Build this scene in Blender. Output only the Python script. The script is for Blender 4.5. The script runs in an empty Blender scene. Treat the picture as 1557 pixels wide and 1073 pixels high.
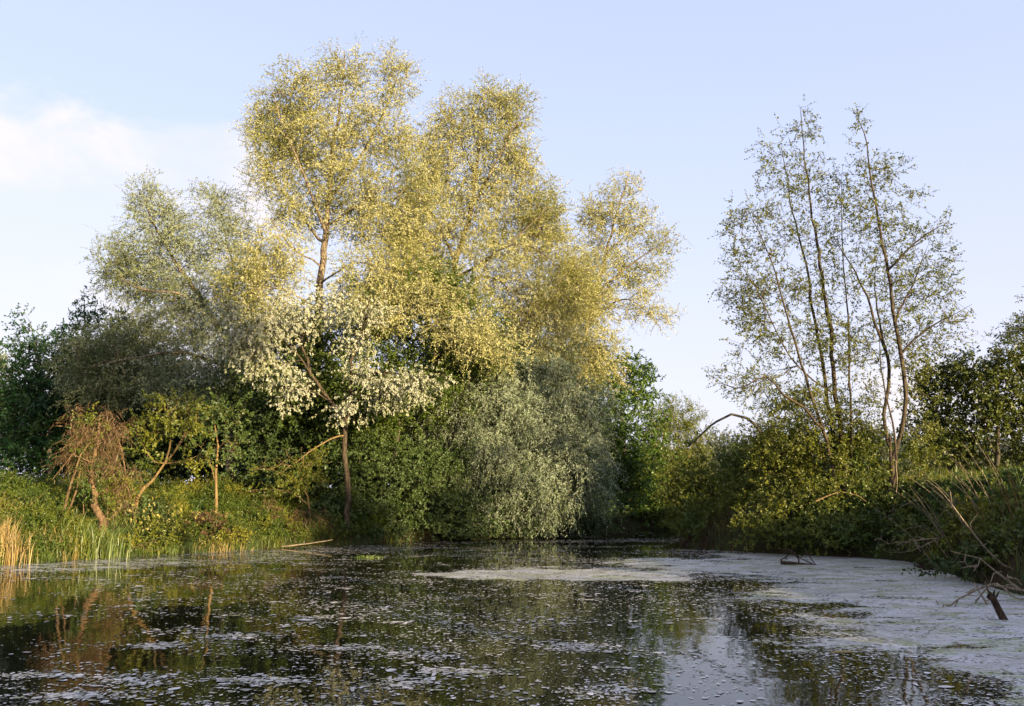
import bpy, math
import numpy as np
from math import radians, sin, cos

rng = np.random.default_rng(11)
S = bpy.context.scene
COL = S.collection

# ------------------------------------------------------------------ camera
F, CX, CY, CAMZ = 1250.0, 778.5, 536.5, 1.6          # focal length and centre in photo pixels
PITCH = radians(9.47)
cam_d = bpy.data.cameras.new('camera')
cam_d.sensor_width = 36.0
cam_d.lens = 36.0 * F / 1557.0
cam_d.clip_start, cam_d.clip_end = 0.1, 8000
cam = bpy.data.objects.new('camera', cam_d)
cam.location = (0, 0, CAMZ)
cam.rotation_euler = (radians(90) + PITCH, 0, 0)
COL.objects.link(cam)
S.camera = cam

# ------------------------------------------------------------------ sun and sky
SUN_AZ = radians(139)     # clockwise from +Y (the view direction): behind the camera, to the right
SUN_EL = radians(9.0)
SUN_E, SKY_E = 5.0, 0.09
S.view_settings.view_transform = 'Standard'
S.view_settings.look = 'None'
S.view_settings.exposure = 1.6
S.view_settings.gamma = 1.0
S.cycles.max_bounces = 7
S.cycles.diffuse_bounces = 3
S.cycles.glossy_bounces = 3
S.cycles.transmission_bounces = 4
S.cycles.transparent_max_bounces = 4
S.cycles.caustics_reflective = False
S.cycles.caustics_refractive = False
SDIR = np.array([sin(SUN_AZ) * cos(SUN_EL), cos(SUN_AZ) * cos(SUN_EL), sin(SUN_EL)])
sl = bpy.data.lights.new('sun', 'SUN')
sl.energy, sl.angle, sl.color = SUN_E, radians(0.55), (1.0, 0.80, 0.49)
so = bpy.data.objects.new('sun', sl)
so.location = (30, -20, 30)
so.rotation_euler = (radians(90) - SUN_EL, 0, math.atan2(SDIR[0], -SDIR[1]))
COL.objects.link(so)


class NT:
    """small helper round a node tree"""
    def __init__(self, tree):
        self.t = tree
        tree.nodes.clear()

    def n(self, typ, ins=None, **kw):
        nd = self.t.nodes.new(typ)
        for k, v in kw.items():
            setattr(nd, k, v)
        for k, v in (ins or {}).items():
            self.set(nd, k, v)
        return nd

    def set(self, nd, k, v):
        s = nd.inputs[k]
        if isinstance(v, bpy.types.NodeSocket):
            self.t.links.new(v, s)
        elif isinstance(v, tuple) and len(v) == 3 and s.type == 'RGBA':
            s.default_value = (*v, 1)
        else:
            s.default_value = v

    def math(self, op, a, b=0.0, c=0.0, clamp=False):
        nd = self.n('ShaderNodeMath', {0: a, 1: b, 2: c}, operation=op, use_clamp=clamp)
        return nd.outputs[0]

    def mix(self, f, a, b, mode='MIX'):
        nd = self.n('ShaderNodeMix', data_type='RGBA', blend_type=mode)
        self.set(nd, 0, f); self.set(nd, 6, a); self.set(nd, 7, b)
        return nd.outputs[2]

    def smooth(self, v, lo, hi):
        nd = self.n('ShaderNodeMapRange', {0: v, 1: lo, 2: hi}, interpolation_type='SMOOTHSTEP')
        return nd.outputs[0]

    def noise(self, vec, scale, detail=3.0, rough=0.55, dist=0.0):
        nd = self.n('ShaderNodeTexNoise', {'Scale': scale, 'Detail': detail, 'Roughness': rough, 'Distortion': dist})
        if vec is not None:
            self.set(nd, 'Vector', vec)
        return nd.outputs['Fac']


W = bpy.data.worlds.new('World')
S.world = W
W.use_nodes = True
w = NT(W.node_tree)
sky = w.n('ShaderNodeTexSky', sky_type='NISHITA', sun_disc=False, sun_elevation=SUN_EL, sun_rotation=SUN_AZ,
          altitude=0, air_density=1.0, dust_density=1.2, ozone_density=1.4)
tc = w.n('ShaderNodeTexCoord').outputs['Generated']
sep = w.n('ShaderNodeSeparateXYZ', {0: tc})
X, Y_, Z = sep.outputs
zc = w.math('MAXIMUM', Z, 0.0)
# thin high veil everywhere, and cumulus banks standing low in the west and east of the view
vec = w.n('ShaderNodeVectorMath', {0: tc, 1: (1.0, 1.0, 2.1)}, operation='MULTIPLY').outputs[0]
n1 = w.noise(vec, 5.5, 8.0, 0.55, 0.2)
n2 = w.noise(vec, 2.6, 6.0, 0.55, 0.4)
az = w.math('ARCTAN2', X, Y_)
d1 = w.math('SUBTRACT', n1, 0.5)
ztop = w.math('ADD', Z, w.math('MULTIPLY', d1, 0.30))
azn = w.math('ADD', az, w.math('MULTIPLY', d1, 0.45))
bL = w.math('MULTIPLY', w.smooth(azn, -0.17, -0.33), w.math('MULTIPLY', w.smooth(ztop, 0.425, 0.375), w.smooth(Z, 0.02, 0.22)))
bL = w.math('MULTIPLY', bL, w.n('ShaderNodeMapRange', {0: w.smooth(n2, 0.42, 0.58), 1: 0.0, 2: 1.0, 3: 0.28, 4: 1.0}).outputs[0])
bR = w.math('MULTIPLY', w.smooth(azn, 0.36, 0.48), w.smooth(ztop, 0.24, 0.14))
bR = w.math('MULTIPLY', bR, w.smooth(n2, 0.44, 0.58))
cm = w.math('MULTIPLY', w.math('ADD', bL, bR), 0.9, clamp=True)
veil = w.n('ShaderNodeMapRange', {0: zc, 1: 0.0, 2: 0.65, 3: 0.92, 4: 0.58}).outputs[0]
VEIL, CLOUD = w.mix(w.smooth(Z, 0.0, 0.5), (3.50, 3.45, 4.1), (3.10, 3.40, 4.75)), (3.85, 3.65, 3.78)
c = w.mix(veil, sky.outputs[0], VEIL)
c = w.mix(cm, c, CLOUD)
bg = w.n('ShaderNodeBackground', {0: c, 1: SKY_E})
out = w.n('ShaderNodeOutputWorld', {0: bg.outputs[0]})

# ------------------------------------------------------------------ helpers: photo pixel to place
CP, SP = cos(PITCH), sin(PITCH)


def ray(px, py):
    a, b = (px - CX) / F, (CY - py) / F
    return np.array([a, CP - b * SP, b * CP + SP])


def P(px, py, Y):
    d = ray(px, py)
    return d * (Y / d[1]) + (0, 0, CAMZ)


def WP(px, py):                       # point of the water surface
    d = ray(px, py)
    t = -CAMZ / d[2]
    return np.array([d[0] * t, d[1] * t])


def vnoise(x, y, seed=0):
    """value noise 0..1"""
    x = np.asarray(x, float); y = np.asarray(y, float)
    xi, yi = np.floor(x).astype(np.int64), np.floor(y).astype(np.int64)
    fx, fy = x - xi, y - yi
    fx, fy = fx * fx * (3 - 2 * fx), fy * fy * (3 - 2 * fy)

    def h(i, j):
        v = np.sin(i * 127.1 + j * 311.7 + seed * 74.7) * 43758.5453
        return v - np.floor(v)
    return (h(xi, yi) * (1 - fx) + h(xi + 1, yi) * fx) * (1 - fy) + (h(xi, yi + 1) * (1 - fx) + h(xi + 1, yi + 1) * fx) * fy


def fbm(x, y, seed=0, o=4):
    s, a, t = 0, 1.0, 0
    for k in range(o):
        s = s + a * vnoise(x * 2 ** k, y * 2 ** k, seed + k * 13); t += a; a *= 0.5
    return s / t


def sstep(v, lo, hi):
    t = np.clip((v - lo) / (hi - lo), 0, 1)
    return t * t * (3 - 2 * t)


def norm(v):
    return v / np.maximum(np.linalg.norm(v, axis=-1, keepdims=True), 1e-9)


# ------------------------------------------------------------------ materials
def new_mat(name):
    m = bpy.data.materials.new(name)
    m.use_nodes = True
    return m, NT(m.node_tree)


def leaf_mat(name, c1, c2, under=None, trans=0.35, gloss=0.04, patch=None, pscale=0.5, rough=0.45, tcol=None):
    m, t = new_mat(name)
    c1, c2, under, patch, tcol = (tuple(.82 * v for v in q_) if q_ else None for q_ in (c1, c2, under, patch, tcol))
    tint = t.n('ShaderNodeAttribute', attribute_name='tint').outputs['Fac']
    col = t.mix(tint, c1, c2)
    if patch:
        co = t.n('ShaderNodeNewGeometry').outputs['Position']
        pn = t.smooth(t.noise(co, pscale, 3.0), 0.45, 0.65)
        col = t.mix(pn, col, patch)
    if under:
        bf = t.n('ShaderNodeNewGeometry').outputs['Backfacing']
        col = t.mix(bf, col, under)
    tc_ = t.mix(0.5, col, tcol) if tcol else col
    d = t.n('ShaderNodeBsdfDiffuse', {0: col})
    tr = t.n('ShaderNodeBsdfTranslucent', {0: tc_})
    mx = t.n('ShaderNodeMixShader', {0: trans, 1: d.outputs[0], 2: tr.outputs[0]})
    g = t.n('ShaderNodeBsdfGlossy', {0: (1, 1, 1), 'Roughness': rough})
    mg = t.n('ShaderNodeMixShader', {0: gloss, 1: mx.outputs[0], 2: g.outputs[0]})
    t.n('ShaderNodeOutputMaterial', {0: mg.outputs[0]})
    return m


def bark_mat(name, c1, c2, scale=6.0, moss=None):
    m, t = new_mat(name)
    co = t.n('ShaderNodeNewGeometry').outputs['Position']
    st = t.n('ShaderNodeVectorMath', {0: co, 1: (3.0, 3.0, 0.6)}, operation='MULTIPLY').outputs[0]
    n = t.noise(st, scale, 5.0, 0.65)
    col = t.mix(t.smooth(n, 0.35, 0.65), c1, c2)
    if moss:
        col = t.mix(t.smooth(t.noise(co, 2.0, 3.0), 0.5, 0.65), col, moss)
    b = t.n('ShaderNodeBump', {'Height': n, 'Strength': 0.7, 'Distance': 0.03})
    p = t.n('ShaderNodeBsdfPrincipled', {'Base Color': col, 'Roughness': 0.9, 'Normal': b.outputs[0]})
    p.inputs['Specular IOR Level'].default_value = 0.15
    t.n('ShaderNodeOutputMaterial', {0: p.outputs[0]})
    return m


M = {}
M['poplar'] = leaf_mat('silvery golden poplar leaves', (0.165, 0.20, 0.04), (0.56, 0.515, 0.135), (0.57, 0.54, 0.24), 0.28, 0.02, tcol=(0.44, 0.40, 0.05), patch=(0.28, 0.31, 0.085), pscale=0.5)
M['poplar_grey'] = leaf_mat('grey poplar leaves', (0.12, 0.17, 0.055), (0.30, 0.35, 0.14), (0.35, 0.39, 0.23), 0.28, 0.02)
M['white'] = leaf_mat('white poplar leaves', (0.18, 0.23, 0.08), (0.46, 0.46, 0.25), (0.56, 0.55, 0.40), 0.25, 0.02)
M['willow'] = leaf_mat('grey willow leaves', (0.11, 0.175, 0.06), (0.33, 0.40, 0.19), (0.42, 0.47, 0.31), 0.30, 0.02)
M['maple'] = leaf_mat('fresh green leaves', (0.065, 0.115, 0.014), (0.165, 0.215, 0.03), None, 0.42, 0.02, tcol=(0.20, 0.26, 0.02))
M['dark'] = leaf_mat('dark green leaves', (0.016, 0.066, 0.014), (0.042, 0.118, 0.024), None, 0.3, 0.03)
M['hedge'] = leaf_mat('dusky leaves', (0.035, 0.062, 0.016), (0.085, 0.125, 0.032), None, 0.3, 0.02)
M['sycamore'] = leaf_mat('bright green leaves', (0.055, 0.115, 0.012), (0.13, 0.215, 0.025), None, 0.38, 0.03)
M['sallow'] = leaf_mat('yellow green leaves', (0.13, 0.17, 0.02), (0.25, 0.27, 0.035), None, 0.4, 0.03)
M['shore'] = leaf_mat('waterside bush leaves', (0.045, 0.095, 0.016), (0.11, 0.17, 0.032), (0.12, 0.17, 0.05), 0.32, 0.02)
M['alder'] = leaf_mat('young alder leaves', (0.09, 0.12, 0.015), (0.27, 0.275, 0.04), None, 0.38, 0.03)
M['golden'] = leaf_mat('golden green leaves', (0.085, 0.125, 0.010), (0.27, 0.27, 0.025), None, 0.4, 0.03, patch=(0.08, 0.135, 0.015))
M['thorn'] = leaf_mat('hawthorn leaves', (0.055, 0.085, 0.009), (0.16, 0.18, 0.020), None, 0.35, 0.03)
M['bramble'] = leaf_mat('bramble leaves', (0.032, 0.068, 0.012), (0.10, 0.145, 0.028), None, 0.3, 0.02, patch=(0.045, 0.07, 0.018))
M['far'] = leaf_mat('far grey green leaves', (0.11, 0.13, 0.08), (0.18, 0.20, 0.12), None, 0.3, 0.03)
M['vine'] = leaf_mat('red brown withered vines', (0.085, 0.052, 0.024), (0.23, 0.14, 0.065), None, 0.1, 0.02)
M['dry'] = leaf_mat('dry straw', (0.24, 0.15, 0.05), (0.50, 0.37, 0.14), None, 0.2, 0.03)
M['brush'] = leaf_mat('dead brush', (0.06, 0.035, 0.018), (0.16, 0.095, 0.04), None, 0.1, 0.02)
M['grass'] = leaf_mat('bank grass', (0.06, 0.12, 0.012), (0.25, 0.26, 0.03), None, 0.38, 0.03, patch=(0.075, 0.14, 0.02), pscale=0.8)
M['iris'] = leaf_mat('green iris blades', (0.09, 0.17, 0.02), (0.24, 0.27, 0.045), None, 0.35, 0.06)
M['weed'] = leaf_mat('nettle leaves', (0.035, 0.08, 0.012), (0.16, 0.20, 0.025), None, 0.38, 0.02, patch=(0.28, 0.26, 0.03), pscale=0.7)
M['blossom'] = leaf_mat('cream blossom', (0.50, 0.43, 0.08), (0.64, 0.58, 0.22), None, 0.2, 0.02)
M['litter'] = leaf_mat('leaf litter and roots', (0.035, 0.018, 0.010), (0.10, 0.05, 0.025), None, 0.1, 0.02)
B = {}
B['poplar'] = bark_mat('poplar bark', (0.075, 0.058, 0.04), (0.25, 0.19, 0.125))
B['grey'] = bark_mat('grey brown bark', (0.06, 0.05, 0.04), (0.20, 0.16, 0.12))
B['dark'] = bark_mat('dark bark', (0.03, 0.025, 0.018), (0.09, 0.075, 0.05))
B['alder'] = bark_mat('alder bark', (0.026, 0.02, 0.014), (0.10, 0.073, 0.045), 8.0)
B['red'] = bark_mat('red brown bark', (0.07, 0.046, 0.026), (0.20, 0.125, 0.065))
B['gold'] = bark_mat('ochre bark', (0.10, 0.065, 0.028), (0.25, 0.165, 0.07))
B['dead'] = bark_mat('weathered dead wood', (0.12, 0.09, 0.06), (0.32, 0.25, 0.17), 10.0)
B['wet'] = bark_mat('wet dark wood', (0.022, 0.015, 0.010), (0.075, 0.048, 0.03), 10.0)


# ------------------------------------------------------------------ helpers: mesh objects
def mesh_obj(name, verts, nside, faces, mat, parent=None, tint=None, smooth=False):
    """verts (n,3); faces (m,nside) indices"""
    me = bpy.data.meshes.new(name)
    verts = np.ascontiguousarray(verts, np.float32)
    faces = np.ascontiguousarray(faces, np.int32)
    nf = len(faces)
    me.vertices.add(len(verts))
    me.vertices.foreach_set('co', verts.ravel())
    me.loops.add(nf * nside)
    me.loops.foreach_set('vertex_index', faces.ravel())
    me.polygons.add(nf)
    me.polygons.foreach_set('loop_start', np.arange(nf, dtype=np.int32) * nside)
    if tint is not None:
        a = me.attributes.new('tint', 'FLOAT', 'FACE')
        a.data.foreach_set('value', np.ascontiguousarray(tint, np.float32))
    me.polygons.foreach_set('use_smooth', np.full(nf, smooth))
    me.update(calc_edges=True)
    me.materials.append(mat)
    o = bpy.data.objects.new(name, me)
    COL.objects.link(o)
    if parent is not None:
        o.parent = parent
    return o


def soup(name, quads, tint, mat, parent=None, origin=None):
    q = np.asarray(quads, np.float32).reshape(-1, 3)
    if origin is not None:
        q = q - np.asarray(origin, np.float32)
    return mesh_obj(name, q, 4, np.arange(len(q)).reshape(-1, 4), mat, parent, tint)


def tag(o, label=None, cat=None, group=None, kind=None):
    for k, v in (('label', label), ('category', cat), ('group', group), ('kind', kind)):
        if v:
            o[k] = v
    return o


def thing(name, loc, label, cat, group=None):
    o = bpy.data.objects.new(name, None)
    o.empty_display_size = 0.2
    o.location = loc
    COL.objects.link(o)
    return tag(o, label, cat, group)


# ------------------------------------------------------------------ pond outline and ground height
pond = [WP(0, 860), WP(60, 855), WP(120, 851), WP(200, 845), WP(300, 840), WP(400, 835), WP(500, 829), WP(620, 823),
        WP(720, 819), WP(800, 815), WP(900, 808), WP(1000, 802), (9.5, 40), (15, 44), (22, 45), (22, 41), (14, 38), (9, 33), (6.5, 28),
        WP(1040, 829), WP(1090, 836), WP(1150, 840), WP(1250, 845), WP(1320, 848), WP(1380, 853), WP(1430, 866), WP(1480, 884), WP(1557, 905),
        (8.3, 10.5), (8.0, 7.0), (6.5, 4.6), (4, 3.6), (0, 3.2), (-6, 3.4), (-14, 4), (-22, 6), (-27, 12), (-22, 16), (-15, 17.2)]
pond = np.array([np.asarray(p, float) for p in pond])


def pond_sd(x, y):
    """signed distance to the shore, negative over water"""
    x = np.asarray(x, float).ravel(); y = np.asarray(y, float).ravel()
    d = np.full(x.shape, 1e9); ins = np.zeros(x.shape, bool)
    n = len(pond)
    for i in range(n):
        ax, ay = pond[i]; bx, by = pond[(i + 1) % n]
        ex, ey = bx - ax, by - ay
        t = np.clip(((x - ax) * ex + (y - ay) * ey) / (ex * ex + ey * ey), 0, 1)
        d = np.minimum(d, np.hypot(x - ax - t * ex, y - ay - t * ey))
        c = ((ay > y) != (by > y)) & (x < (bx - ax) * (y - ay) / (by - ay + 1e-12) + ax)
        ins ^= c
    return np.where(ins, -d, d)


def ground_z(x, y):
    shp = np.shape(x)
    x = np.asarray(x, float).ravel(); y = np.asarray(y, float).ravel()
    sd = pond_sd(x, y)
    side = sstep(x, 3.5, 7.0)                                # 0 left bank, 1 right bank
    near = sstep(y, 10.0, 5.0)
    amp = 1.55 * (1 - side) + 2.0 * side
    amp = amp * (1 - 0.62 * near * sstep(np.abs(x), 14, 6))
    k = 3.4 * (1 - side) + 1.7 * side
    up = amp * (1 - np.exp(-np.maximum(sd, 0) / k)) + 0.10 * sstep(sd, 0, .25)
    up = up + (fbm(x * .6, y * .6, 3) - .5) * 0.30 * sstep(sd, 0.1, 2.0)
    dn = -0.9 * (1 - np.exp(np.minimum(sd, 0) / 1.2))
    far = (fbm(x * .004 + 7, y * .004, 9) - .45) * 10 * sstep(np.hypot(x, y), 120, 900)
    return (np.where(sd > 0, up, dn) + far).reshape(shp)


def gz(x, y):
    return float(ground_z(np.array([x]), np.array([y]))[0])


def grid_axis(lo, hi, step, reach, grow):
    a = list(np.arange(lo, hi + 1e-6, step))
    s, v, up = step, hi, []
    while v < reach:
        s *= grow; v += s; up.append(v)
    s, v, dn = step, lo, []
    while v > -reach:
        s *= grow; v -= s; dn.append(v)
    return np.array(dn[::-1] + a + up)


gx, gy = grid_axis(-30, 30, .3, 3000, 1.35), grid_axis(-4, 48, .3, 3000, 1.35)
GX, GY = np.meshgrid(gx, gy)
GZ = ground_z(GX, GY)
nx, ny = len(gx), len(gy)
idx = np.arange(nx * ny).reshape(ny, nx)
gf = np.stack([idx[:-1, :-1], idx[:-1, 1:], idx[1:, 1:], idx[1:, :-1]], -1).reshape(-1, 4)
m, t = new_mat('earth and turf')
co = t.n('ShaderNodeNewGeometry').outputs['Position']
n_ = t.noise(co, 1.3, 6.0, 0.6)
col = t.mix(t.smooth(n_, 0.35, 0.62), (0.035, 0.028, 0.014), (0.045, 0.065, 0.018))
bmp = t.n('ShaderNodeBump', {'Height': t.noise(co, 9.0, 5.0, 0.7), 'Strength': 0.8, 'Distance': 0.08})
p = t.n('ShaderNodeBsdfPrincipled', {'Base Color': col, 'Roughness': 0.95, 'Normal': bmp.outputs[0]})
p.inputs['Specular IOR Level'].default_value = 0.1
t.n('ShaderNodeOutputMaterial', {0: p.outputs[0]})
tag(mesh_obj('ground', np.stack([GX, GY, GZ], -1).reshape(-1, 3), 4, gf, m, smooth=True), 'earth banks and turf around the pond', None, None, 'structure')


# ------------------------------------------------------------------ water with its scum
def ell(x, y, cx, cy, rx, ry, ang=0.0):
    c_, s_ = cos(ang), sin(ang)
    u, v = (x - cx) * c_ + (y - cy) * s_, -(x - cx) * s_ + (y - cy) * c_
    return np.sqrt((u / rx) ** 2 + (v / ry) ** 2)


def scum_density(x, y):
    """how much of the surface floating scum covers, 0..1, as it lies on the pond"""
    wob = (fbm(x * .55, y * .55, 21) - .5)
    right = sstep(x + wob * 3.0 - .12 * (y - 8), 1.4, 4.6)
    right = right * sstep(y, 23.5, 21.0)
    d = np.maximum(right * 0.98, .30 * sstep(x + wob * 5, -5, 1.5) * sstep(y, 21, 17))
    fr_ = (fbm(x * 1.3, y * 1.9, 91, 5) - .5)
    wob = wob + fr_ * 1.1
    d = np.maximum(d, .95 * sstep(ell(x, y, 1.3, 16.3, 3.0, 1.6, .12) + wob * .9, 1.12, .75))
    d = np.maximum(d, .90 * sstep(ell(x, y, 4.0, 18.0, 3.2, 2.6) + wob * .9, 1.15, .6))
    d = np.maximum(d, .66 * sstep(ell(x, y, -9.4, 18.2, 4.6, 1.9, .45) + wob * .9, 1.15, .7))
    d = np.maximum(d, .55 * sstep(ell(x, y, -5.5, 22.0, 5.0, 1.3, .55) + wob * .9, 1.2, .6))
    d = np.maximum(d, .45 * sstep(np.abs(y - 27.0 + .2 * (3 - x)) + wob * 2.0, 1.5, .3) * sstep(x, -4, 0))
    d = d * (1 - .93 * sstep(ell(x, y, 3.7, 11.7, 1.6, .85, .1) + wob * 1.3, 1.15, .6))
    d = d * (1 - .85 * sstep(ell(x, y, 2.3, 9.6, 1.1, 1.0) + wob * 1.3, 1.15, .5))
    d = d * (1 - .95 * sstep(ell(x, y, 1.9, 7.2, .9, 1.3) + wob * 1.0, 1.15, .6))
    return np.clip(d + fr_ * .35 * sstep(d, .02, .3), 0, 1)


wx, wy = np.arange(-29, 25.01, .16), np.arange(2.6, 46.5, .16)
WX, WY = np.meshgrid(wx, wy)
nx, ny = len(wx), len(wy)
idx = np.arange(nx * ny).reshape(ny, nx)
gf = np.stack([idx[:-1, :-1], idx[:-1, 1:], idx[1:, 1:], idx[1:, :-1]], -1).reshape(-1, 4)
wsd = pond_sd(WX, WY).reshape(WX.shape)
keep = (wsd[:-1, :-1] < .6).ravel()
m, t = new_mat('pond water with scum film')
co = t.n('ShaderNodeNewGeometry').outputs['Position']
den = t.n('ShaderNodeAttribute', attribute_name='scum').outputs['Fac']
stv = t.n('ShaderNodeVectorMath', {0: co, 1: (0.75, 1.0, 1.0)}, operation='MULTIPLY').outputs[0]
nf_ = t.noise(stv, 22.0, 4.0, 0.65)
nm_ = t.noise(stv, 3.0, 5.0, 0.6, 0.6)
nn = t.math('ADD', t.math('MULTIPLY', nf_, 0.55), t.math('MULTIPLY', nm_, 0.45))
ns_ = t.noise(t.n('ShaderNodeVectorMath', {0: co, 1: (0.35, 0.9, 1.0)}, operation='MULTIPLY').outputs[0], 1.7, 5.0, 0.65, 0.8)
nn = t.math('ADD', t.math('MULTIPLY', nf_, 0.42), t.math('ADD', t.math('MULTIPLY', nm_, 0.30), t.math('MULTIPLY', ns_, 0.28)))
nn = t.math('ADD', t.math('MULTIPLY', t.math('SUBTRACT', nn, 0.5), 2.6), 0.5)
thr = t.math('SUBTRACT', 1.04, t.math('MULTIPLY', den, 0.72))
mask = t.smooth(t.math('SUBTRACT', nn, thr), -0.02, 0.05)
mask = t.math('MULTIPLY', mask, 0.90)
gp = t.smooth(t.noise(t.n('ShaderNodeVectorMath', {0: co, 1: (0.5, 1.0, 1.0)}, operation='MULTIPLY').outputs[0], 3.0, 6.0, 0.7, 0.6), 0.48, 0.60)
fine = t.noise(co, 60.0, 2.0, 0.6)
scol = t.mix(gp, (0.78, 0.76, 0.77), (0.40, 0.45, 0.22))
scol = t.mix(t.math('MULTIPLY', t.smooth(ns_, 0.45, 0.62), 0.45), scol, (0.30, 0.27, 0.22))
scol = t.mix(t.smooth(fine, 0.35, 0.7), t.mix(0.35, scol, (0.10, 0.09, 0.07)), scol)
sb = t.n('ShaderNodeBump', {'Height': nf_, 'Strength': 0.5, 'Distance': 0.01})
scum = t.n('ShaderNodeBsdfPrincipled', {'Base Color': scol, 'Roughness': 0.36, 'Specular IOR Level': 0.9, 'Normal': sb.outputs[0]})
wv = t.n('ShaderNodeVectorMath', {0: co, 1: (1.0, 0.6, 1.0)}, operation='MULTIPLY').outputs[0]
wn = t.noise(wv, 2.2, 3.0, 0.5)
wb = t.n('ShaderNodeBump', {'Height': wn, 'Strength': 0.16, 'Distance': 0.03})
wat = t.n('ShaderNodeBsdfPrincipled', {'Base Color': (0.010, 0.009, 0.004), 'Roughness': 0.035, 'IOR': 1.333, 'Normal': wb.outputs[0]})
mx = t.n('ShaderNodeMixShader', {0: mask, 1: wat.outputs[0], 2: scum.outputs[0]})
t.n('ShaderNodeOutputMaterial', {0: mx.outputs[0]})
wo = mesh_obj('water', np.stack([WX, WY, WX * 0], -1).reshape(-1, 3), 4, gf[keep], m, smooth=True)
a = wo.data.attributes.new('scum', 'FLOAT', 'POINT')
a.data.foreach_set('value', scum_density(WX.ravel(), WY.ravel()).astype(np.float32))
tag(wo, 'still dark pond water reflecting the trees, pale scum film over part of it', None, None, 'structure')


def flecks(x, y, r, z=0.004):
    """irregular flat six-cornered flecks as pairs of quads"""
    n = len(x)
    ang = rng.uniform(0, 6.28, (n, 1)) + np.arange(6) * (math.pi / 3) + rng.uniform(-.3, .3, (n, 6))
    rad = r[:, None] * rng.uniform(.55, 1.25, (n, 6))
    st = rng.uniform(0.6, 1.6, (n, 1))
    vx = x[:, None] + np.cos(ang) * rad * st
    vy = y[:, None] + np.sin(ang) * rad / st
    vz = np.full((n, 6), z) + rng.uniform(0, .004, (n, 1))
    v = np.stack([vx, vy, vz], -1)
    return np.concatenate([v[:, [0, 1, 2, 3]], v[:, [0, 3, 4, 5]]], 0)


fx, fy, fr = [], [], []
# scattered flecks, thicker where the scum gathers
N = 800000
x = rng.uniform(-16, 14, N); y = 4.5 + 32 * rng.uniform(0, 1, N) ** 1.25
sd = pond_sd(x, y)
dd = scum_density(x, y)
cl_ = fbm(x * .5, y * .9, 5); c2_ = fbm(x * 2.2, y * 3.0, 6, 3)
pr = 0.006 + .62 * sstep(cl_ + .7 * (c2_ - .5), .48, .70) + .45 * sstep(dd, .05, .45) * (1 - .35 * sstep(dd, .6, .95))
pr = pr * (1 - .75 * sstep(ell(x, y, -7.5, 11.0, 5.5, 4.0), 1.1, .4)) * sstep(y, 36, 26)
k = (rng.uniform(0, 1, N) < pr * .62) & (sd < -.05)
fx.append(x[k]); fy.append(y[k]); fr.append(np.minimum(rng.gamma(.8, .0090, k.sum()) + .0032, .024) * (.7 + .025 * y[k]))
# rafts
for _ in range(320):
    cx, cy = rng.uniform(-11, 6), 5.5 + 18 * rng.uniform() ** 1.2
    nb = int(rng.integers(12, 90)); s1 = rng.uniform(.10, .55); s2 = s1 * rng.uniform(.3, .8); an = rng.uniform(-.5, .5)
    u, v = rng.normal(0, s1, nb), rng.normal(0, s2, nb)
    fx.append(cx + u * cos(an) - v * sin(an)); fy.append(cy + u * sin(an) + v * cos(an)); fr.append(rng.gamma(1.6, .007, nb) + .004)
for (px, py, s1, s2) in ((635, 995, .28, .12), (520, 985, .30, .06), (340, 968, .22, .08), (60, 1027, .45, .05), (200, 1035, .2, .1), (110, 1058, .16, .05),
                         (240, 982, .12, .06), (400, 1035, .22, .05), (610, 1040, .25, .1), (700, 1022, .25, .06), (920, 1050, .2, .08), (880, 985, .2, .1)):
    cx, cy = WP(px, py); nb = 320
    fx.append(rng.normal(cx, s1, nb)); fy.append(rng.normal(cy, s2 * 1.6, nb)); fr.append(rng.gamma(1.6, .007, nb) + .004)
fx, fy, fr = map(np.concatenate, (fx, fy, fr))
k = pond_sd(fx, fy) < -.03
fx, fy, fr = fx[k], fy[k], fr[k]
m, t = new_mat('pale floating scum')
tn = t.n('ShaderNodeAttribute', attribute_name='tint').outputs['Fac']
cr = t.n('ShaderNodeValToRGB', {0: tn})
el = cr.color_ramp.elements
el[0].position, el[0].color = 0.0, (0.035, 0.032, 0.015, 1)
el[1].position, el[1].color = 1.0, (0.80, 0.74, 0.70, 1)
for ps, cc in ((.13, (0.07, 0.06, 0.025, 1)), (.17, (0.20, 0.22, 0.08, 1)), (.28, (0.30, 0.29, 0.17, 1)), (.36, (0.40, 0.36, 0.32, 1))):
    e_ = el.new(ps); e_.color = cc
pb = t.n('ShaderNodeBsdfPrincipled', {'Base Color': cr.outputs[0], 'Roughness': 0.5})
t.n('ShaderNodeOutputMaterial', {0: pb.outputs[0]})
q = flecks(fx, fy, fr)
tt = rng.uniform(0, 1, len(fx))
tag(soup('floating_scum', q, np.concatenate([tt, tt]), m), 'pale flecks of scum and fluff floating all over the pond', None, None, 'stuff')


# ------------------------------------------------------------------ helpers: branching
def smooth_path(pts, step):
    """Catmull-Rom through pts (n,3) -> evenly spaced points and their 0..1 place"""
    pts = np.asarray(pts, float)
    ext = np.vstack([2 * pts[0] - pts[1], pts, 2 * pts[-1] - pts[-2]])
    outp = [pts[0]]
    for i in range(len(pts) - 1):
        p0, p1, p2, p3 = ext[i:i + 4]
        n = max(1, int(round(np.linalg.norm(p2 - p1) / step)))
        for s in range(1, n + 1):
            u = s / n
            outp.append(.5 * (2 * p1 + (p2 - p0) * u + (2 * p0 - 5 * p1 + 4 * p2 - p3) * u * u + (3 * p1 - p0 - 3 * p2 + p3) * u ** 3))
    outp = np.array(outp)
    L = np.concatenate([[0], np.cumsum(np.linalg.norm(np.diff(outp, axis=0), axis=1))])
    return outp, L / max(L[-1], 1e-9)


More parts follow.
